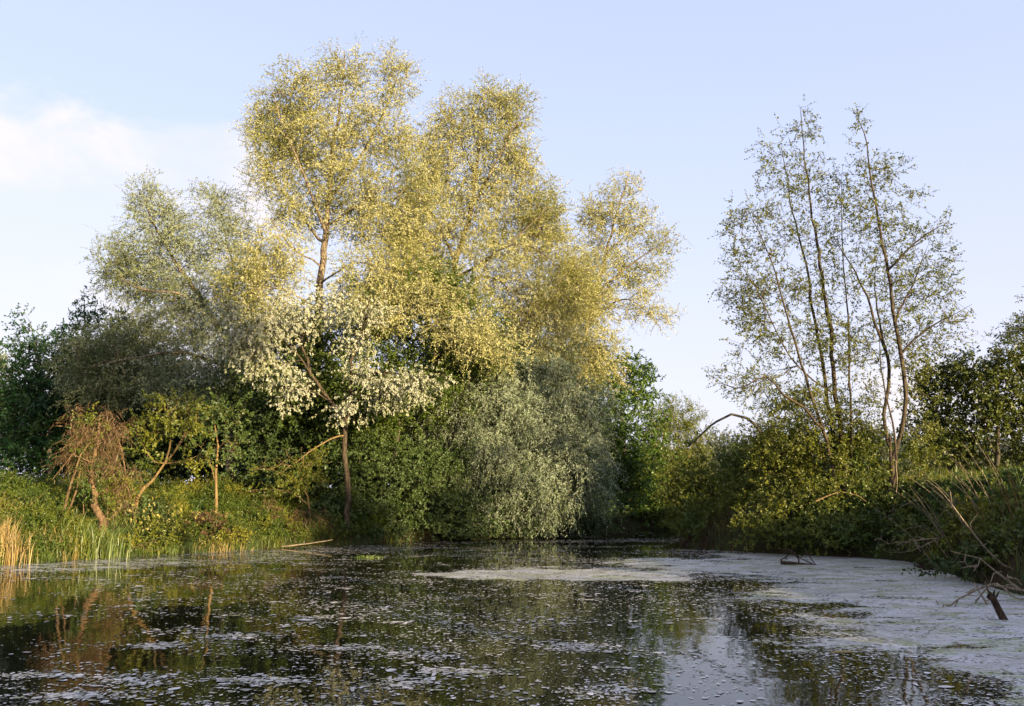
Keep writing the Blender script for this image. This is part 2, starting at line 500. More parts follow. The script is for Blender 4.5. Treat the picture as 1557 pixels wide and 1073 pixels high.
def grow(stems, attr, step=.35, wob=.06, e=2.35, tip=.004, zmin=-9, reach=99.):
    """stems: list of (points (n,3), r0, r1); attr: crown points to reach. A tree of nodes."""
    cap = 200 + sum(len(smooth_path(s[0], step)[0]) for s in stems) + len(attr) * 16
    pos = np.zeros((cap, 3)); par = np.full(cap, -1); giv = np.zeros(cap); dr = np.zeros((cap, 3)); pl = np.zeros(cap)
    n = 0
    for si, (pts, r0, r1) in enumerate(stems):
        pp, uu = smooth_path(pts, step)
        amp = min(.25 * r0, .03)
        pp[1:] += rng.normal(0, amp, (len(pp) - 1, 3))
        prev = -1; start = 0
        if n:
            d = np.linalg.norm(pos[:n] - pp[0], axis=1)
            j = int(np.argmin(d))
            if d[j] < .8:
                prev = j; start = 1
        for i in range(start, len(pp)):
            pos[n] = pp[i]; par[n] = prev
            giv[n] = r1 + (r0 - r1) * (1 - uu[i]) ** .85
            dr[n] = norm(pp[i] - pos[prev]) if prev >= 0 else norm(pp[min(i + 1, len(pp) - 1)] - pp[i])
            prev = n; n += 1
    nst = n
    ends = []
    if len(attr):
        d0 = np.array([np.min(np.linalg.norm(pos[:nst] - a, axis=1)) for a in attr])
        okst = (pos[:, 2] > zmin)
        for ai in np.argsort(d0):
            if d0[ai] > reach:
                continue
            a = attr[ai]
            v = a - pos[:n]; d = np.linalg.norm(v, axis=1) + 1e-6
            cosv = np.einsum('ij,ij->i', v, dr[:n]) / d
            cost = d * (1.25 - .35 * cosv) + .12 * pl[:n]
            cost[:nst] += np.where(okst[:nst], 0, 3.0)
            j = int(np.argmin(cost)); D = d[j]
            ns = int(np.clip(round(D / step), 1, 14))
            if n + ns > cap:
                break
            c = pos[j] + norm(.6 * dr[j] + .4 * v[j] / D + (0, 0, .15)) * D * .45
            prev = j
            for s in range(1, ns + 1):
                u = s / ns
                q_ = (1 - u) ** 2 * pos[j] + 2 * u * (1 - u) * c + u * u * a
                if s < ns:
                    q_ = q_ + rng.normal(0, wob * min(1, D / 1.5), 3)
                pos[n] = q_; par[n] = prev; dr[n] = norm(q_ - pos[prev]); pl[n] = pl[prev] + np.linalg.norm(q_ - pos[prev])
                prev = n; n += 1
            ends.append(prev)
    pos, par, giv, dr = pos[:n], par[:n], giv[:n], dr[:n]
    acc = np.zeros(n); main = np.full(n, -1); best = np.zeros(n); rad = np.zeros(n)
    for i in range(n - 1, -1, -1):
        r = max(acc[i] ** (1 / e) if acc[i] > 0 else tip, tip)
        if i < nst:
            r = max(min(r, giv[i] * 1.05), giv[i])
        rad[i] = r
        p_ = par[i]
        if p_ >= 0:
            acc[p_] += r ** e
            if r > best[p_]:
                best[p_] = r; main[p_] = i
    for i in range(n):
        if par[i] >= 0 and rad[i] > rad[par[i]]:
            rad[i] = rad[par[i]]
    return dict(pos=pos, par=par, rad=rad, dir=dr, main=main, ends=np.array(ends, int), nst=nst)


def tubes(T, rmin=0.0, only=None):
    pos, par, rad, main = T['pos'], T['par'], T['rad'], T['main']
    e = np.nonzero((par >= 0) & (rad >= rmin) & (True if only is None else only))[0]
    a = par[e]
    d = norm(pos[e] - pos[a])
    dall = np.zeros_like(pos); dall[e] = d
    ismain = main[a] == e
    ds = np.where(ismain[:, None], norm(d + dall[a]), d)
    mc = main[e]
    de = norm(d + np.where((mc >= 0)[:, None], dall[np.maximum(mc, 0)], d))
    ra = np.where(ismain, rad[a], np.minimum(rad[a], rad[e] * 1.25)); rb = rad[e]
    V, Fc, off = [], [], 0
    cls = np.where(rb > .06, 10, np.where(rb > .018, 6, np.where(rb > .008, 4, 3)))
    for ns in (10, 6, 4, 3):
        k = cls == ns
        if not k.any():
            continue
        ne = int(k.sum()); th = np.arange(ns) * 2 * math.pi / ns

        def ring(c, dd, r):
            ref = np.where(np.abs(dd[:, 2:3]) > .9, np.array([[0, 1., 0]]), np.array([[0, 0, 1.]]))
            u = norm(np.cross(dd, np.array([[.31, .95, .05]]) + 0 * ref)); v_ = np.cross(dd, u)
            return c[:, None] + r[:, None, None] * (np.cos(th)[None, :, None] * u[:, None] + np.sin(th)[None, :, None] * v_[:, None])
        A = ring(pos[a[k]], ds[k], ra[k]); Bq = ring(pos[e[k]], de[k], rb[k])
        V.append(np.stack([A, Bq], 1).reshape(-1, 3))
        base = off + np.arange(ne)[:, None] * 2 * ns
        i0 = np.arange(ns); i1 = (i0 + 1) % ns
        f = np.stack([base + i0, base + i1, base + ns + i1, base + ns + i0], -1).reshape(-1, 4)
        Fc.append(f); off += ne * 2 * ns
    return np.vstack(V), np.vstack(Fc)


def leaf_quads(pos, axis, nrm, l, w_):
    side = norm(np.cross(axis, nrm)); nr = np.cross(side, axis)
    l = l[:, None]; w_ = w_[:, None]
    mid = pos + axis * l * .45
    return np.stack([pos, mid - side * w_ * .5 + nr * w_ * .16, pos + axis * l - nr * l * .10, mid + side * w_ * .5 + nr * w_ * .16], 1)


def rdir(n, up=0.0):
    v = rng.normal(0, 1, (n, 3)); v[:, 2] += up
    return norm(v)


LAIK = 1.6
LF = dict(
    poplar=dict(k=5, m=14, L=.55, l=.085, w=.046, up=.3, grav=.3, droop=.2, spread=.22, nup=.4),
    white=dict(k=4, m=14, L=.26, l=.062, w=.044, up=-.3, grav=.6, droop=.3, spread=.16, nup=.3, clump=1),
    willow=dict(k=5, m=15, L=.60, l=.095, w=.026, up=-.35, grav=.35, droop=.5, spread=.15, nup=.4),
    broad=dict(k=4, m=11, L=.40, l=.095, w=.065, up=.15, grav=.15, droop=.1, spread=.2, nup=.7),
    dense=dict(k=4, m=12, L=.45, l=.13, w=.085, up=.2, grav=.15, droop=.1, spread=.3, nup=.6),
    alder=dict(k=3, m=9, L=.32, l=.060, w=.040, up=.15, grav=.05, droop=.05, spread=.10, nup=.5),
    sallow=dict(k=4, m=14, L=.55, l=.085, w=.035, up=.9, grav=.0, droop=.0, spread=.15, nup=.4),
    shrub=dict(k=4, m=12, L=.30, l=.07, w=.045, up=.2, grav=.1, droop=.1, spread=.15, nup=.7),
    bramble=dict(k=4, m=11, L=.30, l=.065, w=.048, up=.15, grav=.1, droop=.25, spread=.15, nup=.9),
    vine=dict(k=6, m=6, L=.38, l=.17, w=.012, up=-.2, grav=.9, droop=.5, spread=.22, nup=.0),
    far=dict(k=4, m=12, L=.9, l=.22, w=.13, up=.5, grav=.1, droop=.1, spread=.4, nup=.6),
)


def foliage(src, sdir, k, m, L, l, w, up, grav, droop, spread, nup, clump=0, dark=0):
    """leaves on short shoots sprung from points src with directions sdir -> quads, tint"""
    n = len(src) * k
    b = np.repeat(src, k, 0) + rng.normal(0, spread * .5, (n, 3))
    d = norm(np.repeat(sdir, k, 0) * .7 + rdir(n) * .85 + np.array([0, 0, up]))
    LL = L * rng.uniform(.45, 1.25, n)
    ct = rng.uniform(0, 1, n)
    s = np.linspace(.08, 1, m)[None, :] * np.ones((n, 1)) + rng.uniform(-.05, .05, (n, m))
    if clump:
        s = 1 - .45 * s * s
    p_ = b[:, None] + d[:, None] * (s * LL[:, None])[..., None]
    p_[..., 2] -= droop * (s * LL[:, None]) ** 2 / max(L, .1)
    p_ = p_.reshape(-1, 3) + rng.normal(0, .012, (n * m, 3))
    dm = np.repeat(d, m, 0)
    ax = norm(dm * .55 + rdir(n * m) * .65 - np.array([0, 0, grav]))
    nr = norm(rdir(n * m) * .75 + np.array([0, 0, nup * .8]) + norm(np.repeat(np.repeat(sdir, k, 0), m, 0) * .6 + dm * .6) * .75)
    ll = l * rng.uniform(.55, 1.25, n * m); ww = w * rng.uniform(.7, 1.25, n * m) * (ll / l) ** .5
    q_ = leaf_quads(p_, ax, nr, ll, ww)
    tint = np.clip(.7 * np.repeat(ct, m) + .3 * rng.uniform(0, 1, n * m), 0, 1)
    # the shoots themselves, as slender twigs
    return q_, tint, b, b + d * LL[:, None] - np.array([0, 0, 1]) * (droop * LL ** 2 / max(L, .1))[:, None] * .8


def twig_tubes(a, b, r):
    n = len(a); d = norm(b - a)
    u = norm(np.cross(d, np.array([[.3, .9, .1]]))); v_ = np.cross(d, u)
    th = np.arange(3) * 2 * math.pi / 3
    o = np.cos(th)[None, :, None] * u[:, None] + np.sin(th)[None, :, None] * v_[:, None]
    V = np.stack([a[:, None] + o * r, b[:, None] + o * r * .45], 1).reshape(-1, 3)
    base = np.arange(n)[:, None] * 6; i0 = np.arange(3); i1 = (i0 + 1) % 3
    return V, np.stack([base + i0, base + i1, base + 3 + i1, base + 3 + i0], -1).reshape(-1, 4)


def px_stem(st, Y):
    r0, r1, pts = st
    return np.array([P(p[0], p[1], Y + (p[2] if len(p) > 2 else 0)) for p in pts]), r0 * .62, r1 * .62


def px_blobs(bl, Y, depth=.9, hang=None, rs=1.0):
    o = []
    for b in bl:
        if hang and b[1] > hang[0] and len(b) < 5:
            b = (*b, -(b[1] - hang[0]) / 60 * hang[1])
        c = P(b[0], b[1], Y + (b[4] if len(b) > 4 else 0))
        s = c[1] / F
        o.append((c, rs * np.array([b[2] * s, b[2] * s * depth, b[3] * s])))
    return o


def plant(name, label, cat, stems, blobs, leaf, lmat, bmat, lai=3.0, group=None, parts=('trunk', 'crown'), zmin=-9, twigs=True,
          extra=None, rmin=.0, tip=.004, wob=.06, step=.35, root=True, shell=0.0, scale=1.0, inner=.25, reach=99.):
    """one tree or bush: stems and crown blobs in metres"""
    stems = [list(s) for s in stems]
    p0 = stems[0][0][0]
    g = gz(p0[0], p0[1])
    if root:
        for s in stems:
            a0 = s[0][0]
            if s is stems[0] or np.min([np.min(np.linalg.norm(o[0] - a0, axis=1)) for o in stems if o is not s]) > 1.2:
                gg = gz(a0[0], a0[1])
                if a0[2] > gg - .05:
                    s[0] = np.vstack([[a0[0], a0[1], gg - .15], a0 if a0[2] > gg + .25 else a0 + (0, 0, .3), s[0][1:]])
                    s[1] = s[1] * 1.15
    base = np.array([p0[0], p0[1], g])
    lf = dict(LF[leaf])
    for kk in ('l', 'w'):
        lf[kk] *= scale
    per = lf['k'] * lf['m'] * lf['l'] * lf['w'] * .38 * (1 + 2.2 * inner)
    attr = []
    for c, r in blobs:
        n = int(max(3, rng.poisson(LAIK * lai * math.pi * r[0] * r[2] / per)))
        v = rdir(n) * (rng.uniform(shell, 1, (n, 1)) ** (1 / 2.6)) * (1 + .12 * rng.normal(0, 1, (n, 1)))
        ft = rng.uniform(0, 1, (n, 1)) < .28
        v = np.where(ft, norm(v) * rng.uniform(.95, 1.5, (n, 1)) + np.array([0, 0, .08]), v)
        attr.append(c + v * r)
    attr = np.vstack(attr) if attr else np.zeros((0, 3))
    if len(attr):
        attr[:, 2] = np.maximum(attr[:, 2], np.maximum(ground_z(attr[:, 0], attr[:, 1]), 0) + .08)
    T = grow(stems, attr, zmin=zmin, tip=tip, wob=wob, step=step, reach=reach)
    rt = thing(name, base, label, cat, group)
    comp = np.arange(len(T['par']))
    for i in range(len(comp)):
        if T['par'][i] >= 0:
            comp[i] = comp[T['par'][i]]
    if True:
        src = T['ends']
        thin = np.nonzero((T['rad'] < .012) & (np.arange(len(T['rad'])) >= T['nst']))[0]
        thin = thin[rng.uniform(0, 1, len(thin)) < inner]
        src = np.unique(np.concatenate([src, thin]))
        q_, tint, ta, tb = foliage(T['pos'][src], T['dir'][src], **lf)
        low = np.maximum(ground_z(q_[:, 0, 0], q_[:, 0, 1]), 0.0) + .02
        ok = q_[:, :, 2].min(1) > low
        soup(parts[1], q_[ok], tint[ok], M[lmat], rt, base)
    tcomp = np.repeat(comp[src], lf['k'])
    for cid in np.unique(comp):
        V, Fc = tubes(T, rmin, comp == cid)
        if twigs:
            kk = tcomp == cid
            tv, tf = twig_tubes(ta[kk], tb[kk], .0032)
            Fc = np.vstack([Fc, tf + len(V)]); V = np.vstack([V, tv])
        mesh_obj(parts[0], V - base, 4, Fc, B[bmat], rt, smooth=True)
    for (pn, lfx, mat, bl, dn) in (extra or []):
        aa = []
        for c, r in bl:
            n = int(max(2, rng.poisson(dn * 4.19 * r[0] * r[1] * r[2])))
            aa.append(c + rdir(n) * (rng.uniform(0, 1, (n, 1)) ** (1 / 2.6)) * r)
        aa = np.vstack(aa)
        q_, tint, _, _ = foliage(aa, rdir(len(aa)), **LF[lfx])
        ok = q_[:, :, 2].min(1) > np.maximum(ground_z(q_[:, 0, 0], q_[:, 0, 1]), 0.0) + .02
        soup(pn, q_[ok], tint[ok], M[mat], rt, base)
    return rt


def ptree(name, label, cat, Y, stems, blobs, *a, depth=.9, **k):
    ex = k.pop('extra', None); hang = k.pop('hang', None); rs = k.pop('rs', 1.0)
    if ex:
        ex = [(pn, lfx, mat, px_blobs(bl, Y, depth), dn) for pn, lfx, mat, bl, dn in ex]
    return plant(name, label, cat, [px_stem(s, Y) for s in stems], px_blobs(blobs, Y, depth, hang, rs), *a, extra=ex, **k)



def bare(name, stems, blobs, dens, bmat, parent=None, label=None, cat=None, group=None, tip=.004, Y=None, wob=.05, rmin=0., step=.25, depth=.9, world=False):
    """leafless branching wood: a thing of its own, or a part of parent"""
    if not world:
        stems = [px_stem(s, Y) for s in stems]; blobs = px_blobs(blobs, Y, depth)
    aa = []
    for c, r in blobs:
        n = int(max(2, rng.poisson(dens * 4.19 * r[0] * r[1] * r[2])))
        aa.append(c + rdir(n) * (rng.uniform(0, 1, (n, 1)) ** (1 / 2.6)) * r)
    T = grow(stems, np.vstack(aa) if aa else [], tip=tip, wob=wob, step=step)
    V, Fc = tubes(T, rmin)
    base = np.array(parent.location) if parent else np.array(stems[0][0][0])
    o = mesh_obj(name, V - base, 4, Fc, B[bmat], parent, smooth=True)
    if not parent:
        o.location = base
        tag(o, label, cat, group)
    return o

# ================================================================== the great poplars in the middle
GP = 'tall silver-leaved poplars across the pond'
ptree('poplar_tree', 'tallest golden silver-leaved poplar, its pale trunk bare halfway up', 'tree', 29, [
    (.29, .02, [(478, 735), (482, 560), (486, 450), (493, 380), (500, 300), (508, 220), (520, 140), (525, 80)]),
    (.10, .015, [(495, 355), (462, 265, -.8), (430, 190, -1), (412, 130, -1)]),
    (.11, .015, [(500, 305), (555, 225, .5), (595, 145, .8), (610, 90, 1)]),
    (.09, .012, [(492, 372), (440, 305, .9), (400, 245, 1.2), (378, 195, 1.3)]),
    (.08, .012, [(497, 345), (560, 300, -.8), (622, 270, -1)]),
    (.06, .012, [(489, 400), (448, 380, -.8), (410, 330, -1.2)]),
    (.07, .012, [(488, 430), (540, 400, -1.2), (590, 410, -2)]),
    (.07, .012, [(485, 470), (430, 440, -1), (380, 440, -2)]),
], [(522, 115, 40, 42), (600, 125, 32, 48), (455, 150, 50, 45), (398, 190, 28, 45), (555, 190, 60, 45), (480, 220, 75, 55), (418, 265, 48, 42),
    (530, 285, 75, 50), (598, 235, 40, 45), (462, 320, 55, 40), (565, 340, 65, 45), (420, 395, 60, 45, -1), (555, 425, 50, 45, -1.5),
    (600, 425, 55, 50, -1), (370, 440, 50, 45, -1), (620, 340, 40, 50), (430, 210, 40, 40, 1), (400, 450, 60, 45, -1), (560, 480, 60, 40, -1), (430, 505, 60, 40, -.8), (640, 300, 34, 44)],
    'poplar', 'poplar', 'poplar', lai=3.0, scale=.74, rs=.86, group=GP, zmin=5.5, shell=.1)

ptree('poplar_tree', 'left-hand silver poplar with two grey green domes standing against the cloud', 'tree', 30, [
    (.26, .02, [(350, 735), (356, 600), (345, 520), (300, 448), (262, 390), (230, 330), (216, 285)]),
    (.12, .015, [(352, 560), (270, 535, -1), (200, 545, -1.5), (130, 560, -1.5)]),
    (.11, .015, [(335, 495), (355, 420, .5), (340, 350, 1), (325, 300, 1)]),
    (.09, .012, [(320, 475), (268, 446, -1), (215, 440, -1.3), (170, 410, -1)]),
    (.09, .012, [(350, 600), (290, 600, -1.5), (230, 620, -2)]),
], [(220, 300, 26, 32), (245, 345, 45, 40), (190, 390, 38, 36), (275, 380, 55, 45), (328, 310, 34, 30), (352, 365, 42, 45), (225, 430, 58, 38),
    (310, 440, 55, 40), (178, 415, 32, 28), (255, 490, 75, 45), (165, 530, 58, 40), (335, 510, 65, 50, -1), (215, 560, 75, 55), (140, 575, 48, 45),
    (300, 585, 80, 55, -1), (390, 570, 50, 55)],
    'poplar', 'poplar_grey', 'poplar', lai=3.1, scale=.76, rs=.86, group=GP, zmin=4, shell=.1)

ptree('poplar_tree', 'second tall poplar right of the tallest, its brown trunk forking in a crooked Y', 'tree', 31, [
    (.30, .02, [(655, 735), (660, 600), (678, 460), (692, 400), (715, 325), (725, 250), (735, 170), (742, 125)]),
    (.10, .012, [(692, 395), (660, 330, .5), (622, 270, 1), (602, 235, 1)]),
    (.11, .012, [(720, 310), (760, 235, -.5), (795, 165, -1)]),
    (.11, .012, [(688, 425), (755, 385, -1), (830, 320, -1.5)]),
    (.07, .012, [(724, 270), (690, 200, .8), (655, 180, 1)]),
    (.10, .012, [(680, 455), (740, 420, -1), (800, 460, -2)]),
    (.08, .012, [(735, 395, -.8), (790, 370, -1.5), (850, 400, -2)]),
    (.07, .012, [(676, 480), (640, 450, -1.5), (610, 470, -2)]),
], [(738, 150, 30, 32), (780, 165, 34, 40), (700, 190, 42, 46), (760, 215, 50, 50), (660, 230, 38, 46), (700, 270, 58, 46), (768, 285, 45, 45),
    (640, 290, 42, 46), (830, 305, 30, 30), (720, 335, 65, 45), (800, 350, 52, 42), (655, 370, 55, 46), (760, 400, 65, 45, -1), (840, 395, 42, 46),
    (695, 440, 65, 45, -1), (800, 455, 58, 45, -1), (640, 440, 45, 46, -1), (770, 500, 70, 40, -1), (850, 465, 48, 46), (700, 500, 60, 34, -4.5), (650, 455, 50, 30, -4.2), (745, 530, 50, 30, -4.5), (840, 520, 60, 46, -1), (630, 390, 46, 46), (590, 480, 50, 28, -4.5), (880, 440, 40, 50), (790, 250, 30, 40), (820, 340, 40, 40), (740, 560, 70, 40, -1), (830, 560, 50, 36, -1)],
    'poplar', 'poplar', 'poplar', lai=2.9, scale=.76, rs=.86, group=GP, zmin=5.5, shell=.1)

ptree('poplar_tree', 'smaller open poplar at the right end of the row with arms spread to the right', 'tree', 33, [
    (.22, .02, [(862, 735), (880, 560), (905, 450), (925, 370), (945, 300), (955, 262)]),
    (.08, .010, [(906, 445), (955, 405, -.5), (1000, 375, -1), (1035, 358, -1)]),
    (.08, .010, [(896, 490), (945, 455, .5), (985, 475, 1), (1008, 505, 1)]),
    (.05, .010, [(922, 385), (960, 350, .6), (985, 335, .8)]),
    (.06, .010, [(900, 460), (875, 410, .5), (868, 375, .7)]),
    (.06, .010, [(890, 520), (850, 480, -1), (835, 440, -1)]),
], [(953, 285, 22, 24), (925, 315, 34, 34), (965, 335, 34, 26), (930, 375, 40, 34), (1000, 368, 36, 18), (880, 405, 34, 44), (955, 415, 34, 24),
    (998, 410, 26, 20), (900, 465, 48, 44), (958, 475, 28, 18), (1005, 480, 24, 22), (870, 525, 55, 45), (915, 525, 34, 36), (980, 440, 26, 14), (905, 340, 20, 36), (870, 470, 50, 50), (910, 560, 44, 34), (860, 570, 50, 34), (895, 430, 50, 40)],
    'poplar', 'poplar', 'poplar', lai=2.1, scale=.78, rs=.86, group=GP, zmin=5, shell=.1)

# white poplar in front
wp = ptree('white_poplar', 'forked white poplar at the waterside hung with creamy white leaf tufts', 'tree', 25.6, [
    (.14, .04, [(530, 742), (525, 690), (524, 640), (505, 612), (482, 582), (466, 548), (450, 508), (440, 470)]),
    (.12, .025, [(524, 640), (533, 600, -.3), (535, 550, -.4), (550, 505, -.5), (562, 458, -.5)]),
    (.05, .012, [(470, 560), (430, 515, -.6), (395, 495, -1), (355, 500, -1.2)]),
    (.05, .012, [(533, 575, -.4), (585, 565, -1), (650, 580, -1.3)]),
    (.035, .010, [(500, 605), (455, 590, -.5), (432, 615, -.6)]),
    (.05, .012, [(455, 520), (480, 480, -.4), (500, 450, -.5)]),
], [(440, 485, 48, 30, -.5), (382, 500, 40, 30, -1), (402, 545, 42, 32, -.8), (360, 520, 30, 28, -1), (440, 580, 34, 26, -.7), (432, 610, 12, 16, -.7),
    (560, 475, 38, 22, -.5), (540, 520, 26, 22, -.5), (548, 565, 24, 18, -.6), (590, 580, 44, 24, -1), (640, 582, 32, 22, -1.2), (530, 620, 30, 16, -.5),
    (580, 608, 28, 14, -.8), (500, 465, 40, 26, -.5), (350, 480, 30, 26, -1), (620, 605, 26, 14, -1)],
    'white', 'white', 'alder', lai=2.4, rs=.93, group=None, zmin=3.2, shell=0, inner=.1)
bare('dead_branch', [(.05, .010, [(524, 662), (500, 668, -.5), (470, 688, -.9), (432, 716, -1.1)])], [(445, 690, 30, 18, -1), (418, 705, 30, 18, -1.1), (470, 712, 16, 16, -1), (400, 715, 20, 8, -1.2)],
     45, 'gold', parent=wp, Y=25.6)

# ================================================================== trees filling the middle
ptree('green_tree', 'fresh green leafy tree behind the white poplar, between the poplar trunks', 'tree', 28, [
    (.16, .02, [(600, 740), (606, 640), (612, 560), (640, 500)]),
    (.09, .02, [(606, 640), (560, 580, .5), (520, 540, .8)]),
    (.09, .02, [(610, 600), (680, 530, .3), (730, 500, .5)]),
], [(620, 500, 60, 46), (690, 480, 58, 46), (560, 545, 60, 54), (640, 570, 62, 50), (725, 545, 50, 42), (505, 560, 46, 56), (600, 620, 60, 44), (690, 600, 50, 44), (660, 440, 40, 36), (465, 520, 46, 46), (440, 575, 46, 46), (480, 630, 50, 50), (560, 650, 60, 50), (580, 470, 50, 40)],
    'broad', 'maple', 'dark', lai=3, zmin=3)
ptree('willow_tree', 'grey green drooping willow leaning out over the water', 'tree', 29.3, [
    (.20, .03, [(735, 792), (720, 700), (745, 610), (792, 545)]),
    (.12, .02, [(735, 640), (820, 595, -.5), (880, 620, -.8), (925, 680, -.8)]),
    (.10, .02, [(722, 690), (680, 590, -.6), (660, 540, -.8)]),
    (.10, .02, [(722, 700), (800, 665, -1), (870, 700, -1.4), (905, 745, -1.4)]),
], [(700, 565, 42, 30), (762, 548, 46, 32), (828, 568, 44, 34, -.3), (882, 620, 36, 34, -.5), (800, 625, 50, 32, -1.0), (715, 630, 44, 36, -.9), (865, 700, 42, 36, -1.2),
    (790, 705, 44, 34, -1.4), (700, 705, 36, 36, -.6), (905, 735, 24, 34, -1), (840, 760, 34, 26, -1.4), (660, 610, 30, 46, -.4), (750, 775, 40, 20, -.8), (900, 670, 28, 26, -.8),
    (740, 520, 40, 26, .5), (690, 530, 30, 22, -.4), (745, 670, 30, 26, -1.5), (830, 660, 36, 24, -1.5), (770, 590, 34, 26, -1.2), (850, 610, 26, 20, -1.0)],
    'willow', 'willow', 'dark', rs=1.16, lai=3.2, zmin=1.0)
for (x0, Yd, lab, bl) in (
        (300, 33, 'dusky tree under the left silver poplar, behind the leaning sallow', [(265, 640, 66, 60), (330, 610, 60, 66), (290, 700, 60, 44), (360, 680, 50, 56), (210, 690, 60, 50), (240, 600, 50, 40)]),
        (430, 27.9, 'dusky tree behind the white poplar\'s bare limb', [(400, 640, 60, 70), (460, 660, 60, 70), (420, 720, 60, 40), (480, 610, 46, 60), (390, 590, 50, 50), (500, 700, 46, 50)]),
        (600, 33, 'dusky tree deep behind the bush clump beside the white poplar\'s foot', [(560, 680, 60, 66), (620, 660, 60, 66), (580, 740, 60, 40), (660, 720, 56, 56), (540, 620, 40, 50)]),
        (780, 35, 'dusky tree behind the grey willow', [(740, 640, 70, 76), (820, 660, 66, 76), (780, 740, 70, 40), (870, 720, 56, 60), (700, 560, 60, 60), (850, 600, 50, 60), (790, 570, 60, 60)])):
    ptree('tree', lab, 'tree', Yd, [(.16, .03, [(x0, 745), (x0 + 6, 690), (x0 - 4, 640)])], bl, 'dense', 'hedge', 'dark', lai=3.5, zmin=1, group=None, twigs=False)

def far_wood(name, label, pts, half, lmat, n, l):
    """a far wood that reads as one mass: leaf clumps filling a ridge of crowns; pts (x, y, height)"""
    pts = np.array(pts, float)
    u = rng.uniform(0, len(pts) - 1.001, n); i = u.astype(int); f = (u - i)[:, None]
    c = pts[i] * (1 - f) + pts[i + 1] * f
    top = c[:, 2] * (.62 + .55 * fbm(u * 3.1, u * 0 + 3.3, 77, 4))
    h = top * rng.uniform(0, 1, n) ** .75
    src = np.stack([c[:, 0] + rng.normal(0, 1.2, n), c[:, 1] + rng.uniform(-half, half, n) * (1 - .6 * h / top.max()), h + 1.2], -1)
    q_, tt_, _, _ = foliage(src, rdir(n, .6), k=2, m=9, L=.9, l=l, w=l * .65, up=.4, grav=.1, droop=.1, spread=.5, nup=.6)
    return tag(soup(name, q_, tt_, M[lmat]), label, None, None, 'stuff')


far_wood('wood', 'dark wood closing off the view behind the trees across the pond', [(-70, 46, 8), (-45, 45, 7.5), (-25, 44, 7), (-12, 44, 6.5), (-2, 45, 6), (5, 48, 5)], 3, 'hedge', 16000, .2)
far_wood('wood', 'far pale treeline beyond the right bank', [(14, 120, 6), (30, 115, 7), (50, 110, 7), (75, 100, 8), (110, 90, 9)], 6, 'far', 6000, .4)

# far left: dark trees
GL = 'dark green trees at the left edge'
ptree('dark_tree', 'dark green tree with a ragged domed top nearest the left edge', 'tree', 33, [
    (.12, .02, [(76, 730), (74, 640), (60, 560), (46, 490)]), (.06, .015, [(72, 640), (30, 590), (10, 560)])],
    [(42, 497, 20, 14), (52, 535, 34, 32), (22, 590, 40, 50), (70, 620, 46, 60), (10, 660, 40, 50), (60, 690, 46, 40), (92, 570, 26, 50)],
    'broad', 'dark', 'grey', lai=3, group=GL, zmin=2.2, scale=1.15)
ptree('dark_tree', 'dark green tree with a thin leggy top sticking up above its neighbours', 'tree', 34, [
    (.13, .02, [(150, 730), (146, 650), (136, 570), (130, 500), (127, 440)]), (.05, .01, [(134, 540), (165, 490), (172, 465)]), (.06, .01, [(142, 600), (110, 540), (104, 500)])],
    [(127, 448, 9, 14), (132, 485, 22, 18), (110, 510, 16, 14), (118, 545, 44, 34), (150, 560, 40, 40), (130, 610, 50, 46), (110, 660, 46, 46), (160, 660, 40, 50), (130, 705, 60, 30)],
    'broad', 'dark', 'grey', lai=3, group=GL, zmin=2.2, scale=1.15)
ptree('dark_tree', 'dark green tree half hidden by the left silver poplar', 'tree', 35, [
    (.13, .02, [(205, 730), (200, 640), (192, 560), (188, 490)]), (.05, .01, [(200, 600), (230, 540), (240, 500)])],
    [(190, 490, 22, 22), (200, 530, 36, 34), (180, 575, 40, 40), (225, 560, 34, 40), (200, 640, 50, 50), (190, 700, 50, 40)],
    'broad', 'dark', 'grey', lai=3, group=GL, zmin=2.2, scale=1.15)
ptree('yellow_tree', 'yellowish tree just showing at the left edge behind the dark trees', 'tree', 38, [
    (.12, .02, [(-14, 735), (-10, 640), (-6, 560)])], [(-6, 548, 15, 18), (-14, 590, 26, 40), (-20, 650, 30, 50)], 'broad', 'sallow', 'grey', lai=3, zmin=2)

# right of the willow
ptree('sycamore_tree', 'bright green bushy tree at the pond\'s far corner, its top against the sky', 'tree', 36, [
    (.16, .02, [(955, 775), (950, 690), (945, 620), (955, 560)]), (.07, .01, [(950, 650), (980, 590), (992, 560)]), (.07, .01, [(946, 640), (915, 590), (905, 555)])],
    [(955, 560, 26, 20), (985, 572, 12, 14), (930, 590, 40, 34), (968, 605, 30, 34), (905, 575, 22, 36), (945, 650, 46, 46), (962, 700, 46, 42), (935, 750, 48, 40), (975, 765, 34, 36), (905, 690, 34, 46), (910, 540, 16, 18)],
    'broad', 'sycamore', 'dark', lai=3.2, scale=1.3)
ptree('sallow_bush', 'round yellow green bush with upright wands, seen in the gap left of the arching bough', 'bush', 44, [
    (.08, .012, [(1010, 740), (1006, 690), (996, 640)]), (.08, .012, [(1018, 740), (1025, 680), (1035, 630)]), (.08, .012, [(1025, 740), (1050, 690), (1058, 655)]),
    (.05, .010, [(1008, 740), (990, 700), (985, 670)])],
    [(1005, 645, 24, 28), (1035, 648, 26, 30), (1050, 680, 22, 32), (1010, 690, 36, 36), (1035, 725, 40, 26), (995, 725, 26, 26)],
    'sallow', 'sallow', 'gold', lai=3, scale=1.2)
